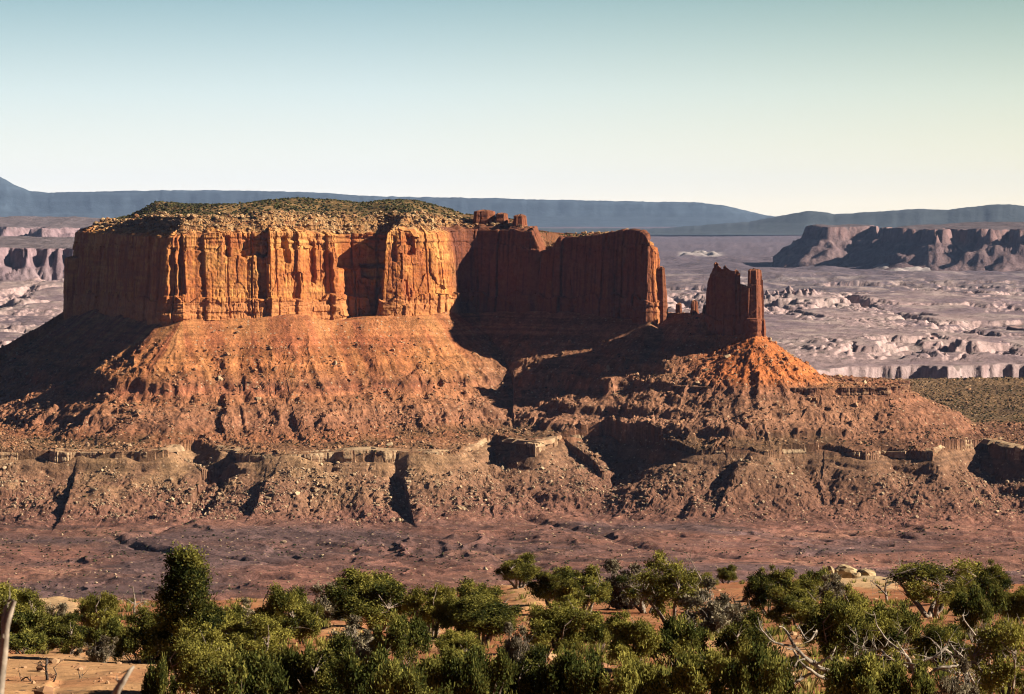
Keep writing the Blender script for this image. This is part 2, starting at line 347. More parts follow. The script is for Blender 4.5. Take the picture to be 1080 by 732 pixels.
    col = mixc(col, (.36, .125, .068), on * np.clip(-streak * 1.4 - 0.05, 0, .75) * ss(-250, -190, z))
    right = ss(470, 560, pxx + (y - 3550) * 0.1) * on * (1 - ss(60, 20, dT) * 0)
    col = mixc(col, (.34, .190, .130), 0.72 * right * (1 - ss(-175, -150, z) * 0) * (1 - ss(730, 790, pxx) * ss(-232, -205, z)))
    cone = ss(110, 60, dT) * ss(-226, -212, z) * ss(700, 780, pxx)
    col = mixc(col, (.58, .185, .060), 0.75 * cone)
    green = on * ss(-262, -275, z) * np.clip(0.25 + fbm(x / 40, y / 40, 3, 104), 0, .5) + ss(880, 980, pxx) * (d1 < 0) * ss(3560, 3660, y) * 0.7
    col = mixc(col, (.110, .090, .045), np.clip(green, 0, .8))
    col = mixc(col, (.28, .13, .085), ss(880, 960, pxx) * (d1 < 0) * ss(3640, 3540, y) * 0.6)
    low = ss(120, 200, d1)
    col = mixc(col, (.155, .102, .112), low * np.clip(0.40 + 1.7 * fbm(x / 170, y / 90, 4, 105), 0, .95))
    col = mixc(col, (.380, .205, .160), low * np.clip(-0.25 + 1.7 * fbm(x / 150, y / 80, 4, 106), 0, .75))
    col = mixc(col, (.085, .055, .055), low * np.clip(3.2 * vn(x / 130 + w1, y / 11 + .8 * w2, 112) - 2.0, 0, .8))
    tan = (d1 > 0) * ss(150, 30, d1) * ss(600, 300, pxx)
    col = mixc(col, (.47, .315, .185), np.clip(.12 + fbm(x / 30, y / 30, 3, 110), 0, .5) * tan)
    dk = fbm(x / 7, y / 7, 3, 111); col = col * (1 + .45 * dk)[..., None]
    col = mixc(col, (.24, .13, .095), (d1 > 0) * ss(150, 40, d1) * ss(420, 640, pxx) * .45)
    sb = vn(z / 1.7 + .8 * fbm(x / 30, y / 30, 2, 113), x / 240, 114) + .7 * vn(z / 5.5 + .5 * w1, x / 300, 115)
    col = col * (1 + .26 * sb * (1 - .5 * np.clip(T_rub(d1, d0), 0, 1)))[..., None]
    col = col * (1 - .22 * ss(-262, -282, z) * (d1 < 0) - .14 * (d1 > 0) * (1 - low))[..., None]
    # top of the mesa
    capc = np.full(x.shape + (3,), 0, f32) + np.asarray((.50, .285, .125), f32)
    capc = mixc(capc, (.62, .44, .25), np.clip(fbm(x / 7, y / 7, 3, 107) * 1.6, 0, .8)); capc = mixc(capc, (.26, .11, .055), np.clip(fbm(x / 14, z / 2.2, 4, 108) * 2.2, 0, .9))
    capc = mixc(capc, lerp(np.array((.10, .075, .032)), np.array((.30, .20, .095)), np.clip(.35 + 1.6 * fbm(x / 26, y / 18, 4, 116), 0, 1)[..., None]), ss(34, 46, di + 12 * fbm(x / 20, y / 20, 2, 109)) * 0.9)
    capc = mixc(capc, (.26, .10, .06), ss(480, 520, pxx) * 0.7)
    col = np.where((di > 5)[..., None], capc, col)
    # which object each face belongs to
    fi = lambda a: a[:-1, :-1]
    cap = fi(di) > 19.0
    isT = (~cap) & (fi(d1) < 0) & (np.minimum(fi(dT), fi(dS)) < fi(d0)) & (fi(dT) < 115) & (fi(z) > -222)
    tal = (~cap) & (~isT) & (fi(d0) < 260) & (fi(z) > fi(bz) + 1.0) & (fi(d1) < 0)
    rest = ~(cap | isT | tal)
    return dict(V=V, col=col, R=R, K=K, cap=cap, isT=isT, tal=tal, rest=rest, d0=d0, d1=d1, di=di, dT=dT, px=pxx, z=z, x=x, y=y, rub=rub)
T = mid_terrain()
def sub_mesh(name, mask, mat):
    f = grid_faces(T['R'], T['K'], mask); V, f, c = compact(T['V'], f, T['col']); return make_mesh(name, V, f, mat, c, False)

# ------------------------------------------------------------------ cliffs swept round an outline
def blocky(s, w, band, seed, sharp=0.07):
    q = s / w + 0.35 * vn(s / w * 0.7, band * 3.7 + s * 0, seed + 2)
    i = np.floor(q); fr = q - i
    b = np.asarray(band, f32) * 13 + 0 * i
    a = _hash(i.astype(np.int32), b.astype(np.int32), seed); nx = _hash((i + 1).astype(np.int32), b.astype(np.int32), seed)
    v = lerp(a, nx, ss(1 - sharp, 1, fr))
    e = np.minimum(fr, 1 - fr)
    return v * 2 - 1, np.exp(-(e / (0.7 / w)) ** 2)
def cliff(name, P, zb, top, mat, parent, fine=0.9, coarse=6.0, amp=1.0, batter=0.07, rowstep=1.1, boxes=(), cap=True, colf=None, seed=0, sink=14, tiers=True, dome=0.0, capdive=True, quiet=None, caprows=((1.0, .3), (2.0, 2.2), (5.0, 2.7), (6.0, 4.6), (9, 5.0), (10, 6.6), (14, 7.0), (15, 8.4), (20, 8.8), (27, 9.0), (32, -4))):
    """P closed outline (x,y[,z top]); top: scalar or None to use P's third value"""
    P = np.asarray(P, float)
    if top is not None: P = np.column_stack([P[:, :2], np.full(len(P), top)])
    n = len(P); cen = P[:, :2].mean(0); area = 0.5 * np.sum(P[:, 0] * np.roll(P[:, 1], -1) - np.roll(P[:, 0], -1) * P[:, 1])
    if area < 0: P = P[::-1]; area = -area
    pts = []
    for i in range(n):
        a, b = P[i], P[(i + 1) % n]; e = b - a; L = math.hypot(e[0], e[1])
        nrm = np.array([e[1], -e[0]]) / max(L, 1e-6)
        st = fine if nrm[1] < 0.35 else coarse
        k = max(1, int(L / st))
        for j in range(k): pts.append(a + e * j / k)
    Q = np.array(pts); K = len(Q)
    seg = np.hypot(*(np.roll(Q, -1, 0) - Q)[:, :2].T); s = np.concatenate([[0], np.cumsum(seg)[:-1]])
    # smoothed outward normals
    per = seg.sum(); g = np.linspace(0, per, int(per / 2) + 1)[:-1]
    gx = np.interp(g, np.append(s, per), np.append(Q[:, 0], Q[0, 0])); gy = np.interp(g, np.append(s, per), np.append(Q[:, 1], Q[0, 1]))
    k = max(1, int(min(5, per * 0.02 / 2)))
    tx = np.roll(gx, -k) - np.roll(gx, k); ty = np.roll(gy, -k) - np.roll(gy, k); l = np.hypot(tx, ty) + 1e-9
    nx = np.interp(s, g, ty / l); ny = np.interp(s, g, -tx / l); l = np.hypot(nx, ny) + 1e-9; nx /= l; ny /= l
    H = (P[:, 2].max() - zb) + sink; rows = int(H / rowstep) + 1
    t = np.linspace(0, 1, rows)[:, None]
    ztop = Q[:, 2][None, :]; z = (zb - sink) + (ztop - zb + sink) * t
    S = np.repeat(s[None, :], rows, 0).astype(f32); hgt = z - zb
    px = Q[:, 0] / Q[:, 1] * F + CX; PX = np.repeat(px[None, :], rows, 0)
    PY = YH - z * F / Q[:, 1][None, :]
    Sw = S + 1.6 * amp * fbm(S / 40, z / 30, 2, seed + 1) + 0.25 * amp * fbm(S / 6, z / 9, 2, seed + 2)
    rel = hgt / max(H - sink, 1)
    tier = (rel > 0.24 + 0.05 * vn(S / 18, S * 0, seed + 3)).astype(f32) + (rel > 0.80 + 0.05 * vn(S / 14, S * 0, seed + 4)).astype(f32) if tiers else np.zeros_like(S)
    b1, c1 = blocky(Sw, 31, tier * 0, seed + 10, .03); b2, c2 = blocky(Sw, 13, tier + np.floor(z / 34 + .6 * vn(S / 20, S * 0, seed + 35)), seed + 20, .05); b3, c3 = blocky(Sw, 5.5, tier + np.floor(z / 13 + .8 * vn(S / 9, S * 0, seed + 36)), seed + 30, .10)
    pa = np.clip(.35 + 1.5 * fbm(S / 45, z / 60, 2, seed + 33), 0, 1); pb = np.clip(.25 + 1.6 * fbm(S / 24, z / 30, 2, seed + 34), 0, 1)
    disp = amp * (3.8 * b1 + 2.3 * b2 * pa + 0.8 * b3 * pb - 2.8 * c1 - 1.5 * c2 * pa - 0.7 * c3 * pb)
    disp += amp * (2.2 * fbm(S / 40, z / 60, 3, seed + 5) + 0.7 * fbm(S / 7, z / 9, 3, seed + 6) + 0.5 * fbm(S / 2.4, z / 2.4, 2, seed + 7))
    bed = vn(z / 3.2 + 0.5 * vn(S / 30, z / 8, seed + 8), S / 300, seed + 9)
    disp += amp * 0.6 * np.sign(bed) * np.abs(bed) ** 0.6 * (0.5 + 1.2 * (tier != 1))
    if tiers:
        disp += amp * (3.2 * (tier == 0) - 1.6 * (tier == 2))
        disp += amp * 1.4 * np.where(tier == 0, vn(z / 7.0, S / 40, seed + 12) > 0.1, 0)
    qf = 1.0 if quiet is None else np.interp(PX, *quiet)
    disp = disp * qf - batter * np.maximum(hgt, 0)
    if dome: disp -= dome * ss(0.72, 1.0, t) ** 2
    for (a, b, c, d, dep) in boxes:        # slots and overhung recesses in the wall, in metres of depth
        wx = 1.5 + 0 * PX; jx = 2.0 * vn(z / 9, S / 50, seed + 14); jy = 2.5 * vn(S / 5, z / 50, seed + 15)
        m = ss(a - 1, a + 1.2, PX + jx) * (1 - ss(b - .8, b + .8, PX + jx * .5)) * ss(c - 1.5, c + 1.5, PY + jy) * (1 - ss(d - 1.5, d + 1.5, PY + jy))
        disp -= dep * m
    x = Q[:, 0][None, :] + nx[None, :] * disp; y = Q[:, 1][None, :] + ny[None, :] * disp
    V = [np.stack([x, y, z + 0 * x], -1)]
    tx_, ty_ = x[-1], y[-1]
    if cap and capdive:
        cf = 1.0 if quiet is None else np.interp(px, [0, 550, 575, 1100], [1, 1, .3, .3])
        for ins, up in caprows:
            j = (0.9 * vn(s / 3.5, s * 0 + ins, seed + 40) + 2.2 * vn(s / 11, s * 0 + round(up), seed + 44)) * min(1, ins / 3)
            V.append(np.stack([tx_ - nx * (ins + j) * cf, ty_ - ny * (ins + j) * cf, ztop[0] + up * cf * (0.8 + 0.4 * vn(s / 6, s * 0, seed + 41)) ], -1)[None])
    elif cap:
        cx, cy = tx_.mean(), ty_.mean()
        for fr, up in ((0.75, 1.2), (0.45, 1.8), (0.15, 2.0), (0.01, 2.0)):
            V.append(np.stack([cx + (tx_ - cx) * fr, cy + (ty_ - cy) * fr, ztop[0] * fr + ztop[0].mean() * (1 - fr) + up * (0.6 + 0.8 * vn(s / 3, s * 0 + fr, seed + 42))], -1)[None])
    V = np.concatenate(V, 0); R = len(V)
    S2 = np.repeat(s[None, :], R, 0).astype(f32); z2 = V[..., 2]
    col = (colf or cliff_color)(S2, z2, zb, P[:, 2].max(), seed)
    me = make_mesh(name, V, grid_faces(R, K, wrap=True), mat, col, False)
    return link(name, me, parent)
def cliff_color(S, z, zb, zt, seed):
    r = (z - zb) / (zt - zb)
    v = fbm(S / 3.4, z / 60, 4, seed + 71); b = fbm(S / 60, z / 3.5, 3, seed + 72); p = fbm(S / 22, z / 22, 3, seed + 73)
    c = np.zeros(S.shape + (3,), f32) + np.asarray((.60, .255, .095), f32)
    c = mixc(c, (.72, .40, .17), np.clip(p * 1.5 + .1 + 0.9 * ss(.72, .95, r), 0, .85))
    c = mixc(c, (.48, .165, .075), np.clip(-p * 1.5 + 0.1, 0, .8))
    c = mixc(c, (.33, .115, .062), np.clip(v * 1.8 - .15, 0, .75))
    c = mixc(c, (.40, .16, .085), np.clip(b * 1.3, 0, .5))
    c = mixc(c, (.62, .30, .16), ss(.26, .18, r) * 0.6)
    c = c * np.asarray((1.14, 1.10, .92), f32)
    k = ss(.95, 1.05, r); c = mixc(c, (.76, .53, .28), k * np.clip(.4 + 1.4 * fbm(S / 5, z / 3, 3, seed + 74), 0, .9))
    return c
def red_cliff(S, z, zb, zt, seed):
    c = cliff_color(S, z, zb, zt, seed); return mixc(c, (.225, .078, .053), 0.84)  # red rock, darkened further to put shade into the tower faces
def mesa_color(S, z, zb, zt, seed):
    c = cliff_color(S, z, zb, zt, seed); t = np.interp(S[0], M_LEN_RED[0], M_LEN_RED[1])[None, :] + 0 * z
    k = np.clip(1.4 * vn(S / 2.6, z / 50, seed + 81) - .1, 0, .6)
    return mixc(mixc(c, (.215, .075, .052), .88 * t), (.13, .05, .04), k * t)       # redder rock on the set-back wall, its shade also darkened into the colour
def white_rim(S, z, zb, zt, seed):
    b = fbm(S / 30, z / 2.0, 3, seed + 72); v = fbm(S / 4, z / 14, 3, seed + 71)
    c = np.zeros(S.shape + (3,), f32) + np.asarray((.50, .36, .24), f32)
    c = mixc(c, (.66, .53, .38), np.clip(b * 1.5 + .2, 0, .8)); return mixc(c, (.33, .17, .105), np.clip(v * 1.6, 0, .7))

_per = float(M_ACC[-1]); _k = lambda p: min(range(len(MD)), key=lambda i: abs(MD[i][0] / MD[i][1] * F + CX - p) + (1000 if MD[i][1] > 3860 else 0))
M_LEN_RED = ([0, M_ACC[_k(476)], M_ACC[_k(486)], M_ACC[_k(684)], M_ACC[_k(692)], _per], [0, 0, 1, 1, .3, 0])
mesa = bpy.data.objects.new('mesa', None); C.objects.link(mesa); mesa.location = (0, 0, 0)
tag(mesa, 'broad flat-topped red sandstone mesa with sunlit fluted cliff and shadowed walls', 'mesa', None, 'structure')
boxes = [(257, 283, 244, 271, 11), (272, 281, 268, 315, 8), (279, 286, 316, 334, 5), (360, 403, 246, 283, 12), (383, 402, 280, 294, 7), (301, 308, 248, 276, 6), (330, 336, 254, 300, 5), (345, 353, 268, 310, 5),
         (186, 196, 246, 312, 7), (236, 244, 248, 270, 5), (433, 441, 246, 268, 7), (428, 432, 295, 318, 5), (414, 419, 250, 275, 5), (176, 182, 262, 330, 6), (312, 318, 290, 316, 4)]
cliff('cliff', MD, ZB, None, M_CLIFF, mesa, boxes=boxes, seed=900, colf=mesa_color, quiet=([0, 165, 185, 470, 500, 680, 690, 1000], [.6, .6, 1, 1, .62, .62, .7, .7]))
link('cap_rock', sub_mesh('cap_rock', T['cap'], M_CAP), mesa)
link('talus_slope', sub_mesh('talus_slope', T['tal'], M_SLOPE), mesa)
def ring(px0, px1, d0, d1, wob=0.12, n=9, seed=0, k=0.35):
    r = random.Random(seed); pts = []
    for i in range(n):
        a = 2 * math.pi * i / n; c, s_ = math.cos(a), math.sin(a)
        c = math.copysign(abs(c) ** (1 - k), c); s_ = math.copysign(abs(s_) ** (1 - k), s_)
        q = 1 + r.uniform(-wob, wob) * 0.5
        D = (d0 + d1) / 2 + (d1 - d0) / 2 * s_ * q
        pts.append((X((px0 + px1) / 2 + (px1 - px0) / 2 * c * q, D), D))
    return pts
for i, (a, b, d0, d1, yt, yb) in enumerate([(498, 523, 3850, 3890, 223, 242), (520, 538, 3845, 3880, 226, 242), (541, 556, 3825, 3860, 228, 243)]):
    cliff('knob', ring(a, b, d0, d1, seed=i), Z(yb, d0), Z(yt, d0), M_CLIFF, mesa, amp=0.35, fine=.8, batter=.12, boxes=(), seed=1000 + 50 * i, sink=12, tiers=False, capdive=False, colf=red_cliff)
cliff('side_pillar', ring(66.5, 92, 3930, 3985, .05, seed=4), ZB, Z(272, 3960), M_CLIFF, mesa, amp=0.4, batter=.02, seed=1300, sink=20, tiers=False, capdive=False)
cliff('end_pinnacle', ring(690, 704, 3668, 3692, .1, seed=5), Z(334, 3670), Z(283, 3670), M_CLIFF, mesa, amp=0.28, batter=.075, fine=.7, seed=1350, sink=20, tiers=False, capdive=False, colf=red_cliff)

tower = bpy.data.objects.new('rock_tower', None); C.objects.link(tower)
tag(tower, 'ragged free-standing rock tower with split spires on an orange rubble cone', 'rock tower')
SLAB = [(744.5, 3612, 301), (747, 3598, 291), (750, 3590, 283), (756, 3584, 280), (760, 3580, 284), (765, 3574, 282), (769, 3570, 285), (774, 3566, 286), (779, 3562, 288), (781.5, 3561, 289), (783, 3580, 290), (779, 3606, 289), (768, 3630, 286), (756, 3640, 283), (748, 3632, 292)]
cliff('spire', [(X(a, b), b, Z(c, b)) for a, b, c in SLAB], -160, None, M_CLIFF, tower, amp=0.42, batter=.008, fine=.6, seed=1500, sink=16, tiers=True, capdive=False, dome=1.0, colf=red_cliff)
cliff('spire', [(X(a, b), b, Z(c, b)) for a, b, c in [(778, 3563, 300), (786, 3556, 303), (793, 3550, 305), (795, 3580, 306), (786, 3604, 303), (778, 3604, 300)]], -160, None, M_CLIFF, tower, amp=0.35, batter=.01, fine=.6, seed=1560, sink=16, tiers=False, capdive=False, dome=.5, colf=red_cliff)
SP = [(787, 804, 3546, 3580, 285, .018), (753, 759, 3584, 3600, 278.5, .05), (762, 768, 3574, 3592, 281.5, .05), (773, 780, 3564, 3584, 286, .05), (796, 805, 3550, 3572, 322, .06)]
for i, (a, b, d0, d1, yt, bt) in enumerate(SP):
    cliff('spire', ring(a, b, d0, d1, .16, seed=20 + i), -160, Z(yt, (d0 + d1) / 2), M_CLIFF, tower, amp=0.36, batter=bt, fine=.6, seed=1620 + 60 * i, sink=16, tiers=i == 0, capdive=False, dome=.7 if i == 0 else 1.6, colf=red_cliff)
for i, (a, b, d0, yt) in enumerate([(712, 720, 3672, 321), (728, 737, 3652, 318), (740, 746, 3640, 322), (802, 808, 3556, 338)]):
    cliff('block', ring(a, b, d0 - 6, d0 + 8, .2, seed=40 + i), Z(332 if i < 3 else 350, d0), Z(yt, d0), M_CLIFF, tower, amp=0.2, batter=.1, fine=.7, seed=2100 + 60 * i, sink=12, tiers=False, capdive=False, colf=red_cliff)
link('rubble_cone', sub_mesh('rubble_cone', T['isT'], M_SLOPE), tower)

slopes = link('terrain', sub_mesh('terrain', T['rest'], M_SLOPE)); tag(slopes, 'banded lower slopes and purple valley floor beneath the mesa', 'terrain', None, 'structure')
# the pale rim ledge as real blocks
RW = [tuple(p) for p in RP]
inner = [(p[0], p[1] + 26) for p in RW[::-1]]
rim_poly = np.array(RW + inner)
# sample ground height just inside the rim for the ledge's top
def ground_at(xs, ys):
    D = T['y'][:, 0]; j = np.clip(np.searchsorted(D, ys), 1, len(D) - 1); pxs = xs / ys * F + CX
    i = np.clip(((pxs - T['px'][0, 0]) / (T['px'][0, 1] - T['px'][0, 0])).astype(int), 0, T['K'] - 1)
    return T['z'][j, i], j, i
zt_ = np.array([-283.5 + 0.055 * (p[1] - 3380) + 1.4 * math.sin(p[0] / 37.0) + 2.2 * float(vn(np.array([p[0] / 23.0]), np.array([1.0]), 5)[0]) for p in rim_poly])
rim_poly3 = np.column_stack([rim_poly, zt_])
rim = cliff('rim_ledge', rim_poly3, -292, None, M_CLIFF, None, amp=0.75, batter=.10, fine=.9, coarse=20, seed=2500, sink=6, tiers=False, cap=True, colf=white_rim, rowstep=0.8, caprows=((.6, .1), (3, .5), (8, .4), (12, -4)))
tag(rim, 'pale ledge of blocky sandstone running along the lower slope', 'rock ledge', None, 'structure')

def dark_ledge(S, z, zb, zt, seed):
    c = white_rim(S, z, zb, zt, seed) * np.asarray((.62, .50, .48), f32); return mixc(c, (.15, .065, .05), np.clip(.35 + 1.5 * fbm(S / 5, z / 3, 3, seed + 75), 0, .85))  # dark red rock, with part of its shade mixed into the colour
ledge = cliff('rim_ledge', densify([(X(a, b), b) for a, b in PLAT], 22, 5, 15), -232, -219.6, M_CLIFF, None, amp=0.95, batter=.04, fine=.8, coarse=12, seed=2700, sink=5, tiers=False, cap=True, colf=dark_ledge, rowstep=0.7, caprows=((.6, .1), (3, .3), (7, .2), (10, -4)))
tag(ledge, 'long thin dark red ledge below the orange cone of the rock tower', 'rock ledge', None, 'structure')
# ------------------------------------------------------------------ boulders and scrub on the slopes
def ico(level=0):
    import bmesh
    bm = bmesh.new(); bmesh.ops.create_icosphere(bm, subdivisions=level + 1, radius=1.0)
    v = np.array([p.co[:] for p in bm.verts], f32); f = np.array([[q.index for q in p.verts] for p in bm.faces], np.int32); bm.free(); return v, f
IV, IF = ico(0); IV1, IF1 = ico(1); IV2, IF2 = ico(2)
def scatter(weight, n):
    p = weight.ravel().astype(np.float64); p /= p.sum(); return RNG.choice(len(p), n, p=p)
def blob_mesh(name, pts, size, mat, col=None, tint=None, squash=0.7, jit=0.3, sink=0.25):
    n = len(pts); V = np.repeat(IV[None], n, 0) * (1 + RNG.uniform(-jit, jit, (n, len(IV), 1)))
    sc = size[:, None] * np.stack([RNG.uniform(.7, 1.3, n), RNG.uniform(.7, 1.3, n), RNG.uniform(.6, 1.1, n) * squash / .7 * .8], -1)
    V = V * sc[:, None, :]; a = RNG.uniform(0, 6.28, n); ca, sa = np.cos(a)[:, None], np.sin(a)[:, None]
    V = np.stack([V[..., 0] * ca - V[..., 1] * sa, V[..., 0] * sa + V[..., 1] * ca, V[..., 2] + size[:, None] * sink], -1) + pts[:, None, :]
    Fc = (IF[None] + (np.arange(n) * len(IV))[:, None, None]).reshape(-1, 3)
    return make_mesh(name, V.reshape(-1, 3), Fc, mat, None if col is None else np.repeat(col[:, None], len(IV), 1), False, None if tint is None else np.repeat(tint[:, None], len(IV), 1))
def visible(i): return (T['px'].ravel()[i] > -20) & (T['px'].ravel()[i] < 1100)
cell = np.gradient(T['y'][:, 0])[:, None] * (T['y'] / F)
d1, d0 = T['d1'], T['d0']; on = (d1 < 0) & (d0 > 0)
patch = np.clip(0.35 + 1.1 * fbm(T['x'] / 45, T['y'] / 45, 3, 701), 0.03, 1.5)
wb = (ss(3, 20, d1) * ss(165, 70, d1) * (1.0 + .9 * ss(520, 380, T['px'])) + ss(150, 300, d1) * 0.03 * (T['y'] > 2700) + on * ss(50, 190, d0) * 0.75 + on * ss(5, 40, d0) * 0.30) * patch * cell * np.where((T['px'] > 890) & (T['y'] > 3570) & (d1 < 0), .12, 1)
NB = 42000
idx = scatter(wb, NB); P = T['V'].reshape(-1, 3)[idx].astype(float); P[:, :2] += RNG.uniform(-.8, .8, (NB, 2))
size = 0.72 * (1 - RNG.random(NB)) ** (-0.36); size = np.where(size > 3.6, RNG.uniform(2.2, 4.0, NB), size)
c0 = T['col'].reshape(-1, 3)[idx]; pale = np.where((T['d1'].ravel()[idx] > 0)[:, None], (.62, .50, .36), (.55, .34, .21))
bc = lerp(c0, pale, RNG.uniform(.0, 1.0, (NB, 1)) ** .6) * RNG.uniform(.6, 1.35, (NB, 1))
vis = visible(idx) & (T['y'].ravel()[idx] > 2850); order = np.argsort(-size * vis)[:280]; chosen = np.zeros(NB, bool); chosen[order] = True
st = link('boulder_field', blob_mesh('boulder_field', P[~chosen], size[~chosen], M_BOULDER, bc[~chosen], None, .8, .28, .3))
tag(st, 'countless small stones strewn over the rubble slopes', 'rubble', None, 'stuff')
bvars = []
for k in range(14):
    r = np.random.default_rng(k + 50); v = IV1 * (1 + r.uniform(-.22, .22, (len(IV1), 1))); v = v * r.uniform(.75, 1.25, (1, 3))
    for _ in range(7):   # split faces
        nrm = r.normal(size=3); nrm /= np.linalg.norm(nrm); dd = v @ nrm; v = v - np.outer(np.maximum(dd - 0.55, 0), nrm)
    c = lerp(np.array([.36, .20, .12]), np.array([.62, .49, .34]), k / 13)
    bvars.append(make_mesh('boulder', v, IF1, M_BOULDER, np.repeat(c[None], len(v), 0)))
for q in order:
    low = T['d1'].ravel()[idx[q]] > 0
    o = bpy.data.objects.new('boulder', bvars[RNG.integers(0, 14)]); C.objects.link(o)
    o.location = P[q] + (0, 0, size[q] * .25); o.scale = (size[q] * 1.05, size[q] * RNG.uniform(.8, 1.2), size[q] * RNG.uniform(.65, 1)); o.rotation_euler = (RNG.uniform(-.3, .3), RNG.uniform(-.3, .3), RNG.uniform(0, 6.28))
    if low: tag(o, 'large pale boulder lying on the slope below the pale rock ledge', 'boulder', 'large boulders below the pale ledge')
    else: tag(o, 'large tan boulder lying on the rubble slope between mesa cliff and pale ledge', 'boulder', 'large boulders above the pale ledge')
wt = ss(32, 46, T['di']) * cell * (0.25 + np.clip(fbm(T['x'] / 22, T['y'] / 22, 3, 711) + .35, 0, 1)) + 0.12 * ss(21, 26, T['di']) * cell
wt[T['y'] > 3990] *= .2; wt *= np.where(T['px'] > 480, .25, 1)
NS = 5600; i2 = scatter(wt, NS); P2 = T['V'].reshape(-1, 3)[i2].astype(float)
o = link('scrub', blob_mesh('scrub', P2, RNG.uniform(.7, 2.1, NS) ** 1.0, M_SCRUB, None, RNG.random(NS) ** 1.3, .75, .4, .3)); tag(o, 'dark juniper scrub covering the top of the mesa', 'scrub', None, 'stuff')
ws = cell * (on * ss(-255, -275, T['z']) * 0.6 + 1.6 * ss(900, 980, T['px']) * on * ss(3540, 3650, T['y']) + 0.25 * ss(5, 60, d1) * ss(200, 100, d1) + 0.34 * ss(150, 220, d1) * (T['y'] > 2650) + on * 0.14 * (d0 > 40)) * np.clip(.4 + fbm(T['x'] / 60, T['y'] / 60, 3, 721), 0.05, 1.2)
NL = 19000; i3 = scatter(ws, NL); P3 = T['V'].reshape(-1, 3)[i3].astype(float)
o = link('slope_scrub', blob_mesh('slope_scrub', P3, RNG.uniform(.5, 1.5, NL), M_SCRUB, None, RNG.random(NL), .7, .4, .2)); tag(o, 'small dark bushes dotted over benches and slopes', 'scrub', None, 'stuff')
# loose blocks on the mesa's ledgy edge
wk = ss(20, 23, T['di']) * ss(60, 38, T['di']) * cell * (T['y'] < 3990) * np.where(T['px'] > 560, .3, 1)
NK = 8000; i4 = scatter(wk, NK); P4 = T['V'].reshape(-1, 3)[i4].astype(float); sz = np.clip(.7 * (1 - RNG.random(NK)) ** -.40, .7, 3.4)
o = link('ledge_rubble', blob_mesh('ledge_rubble', P4, sz, M_BOULDER, lerp(np.array([[.34, .16, .075]]), np.array([[.68, .50, .30]]), RNG.random((NK, 1))), None, .7, .3, .3)); tag(o, 'loose sandstone blocks along the mesa edge', 'rubble', None, 'stuff')

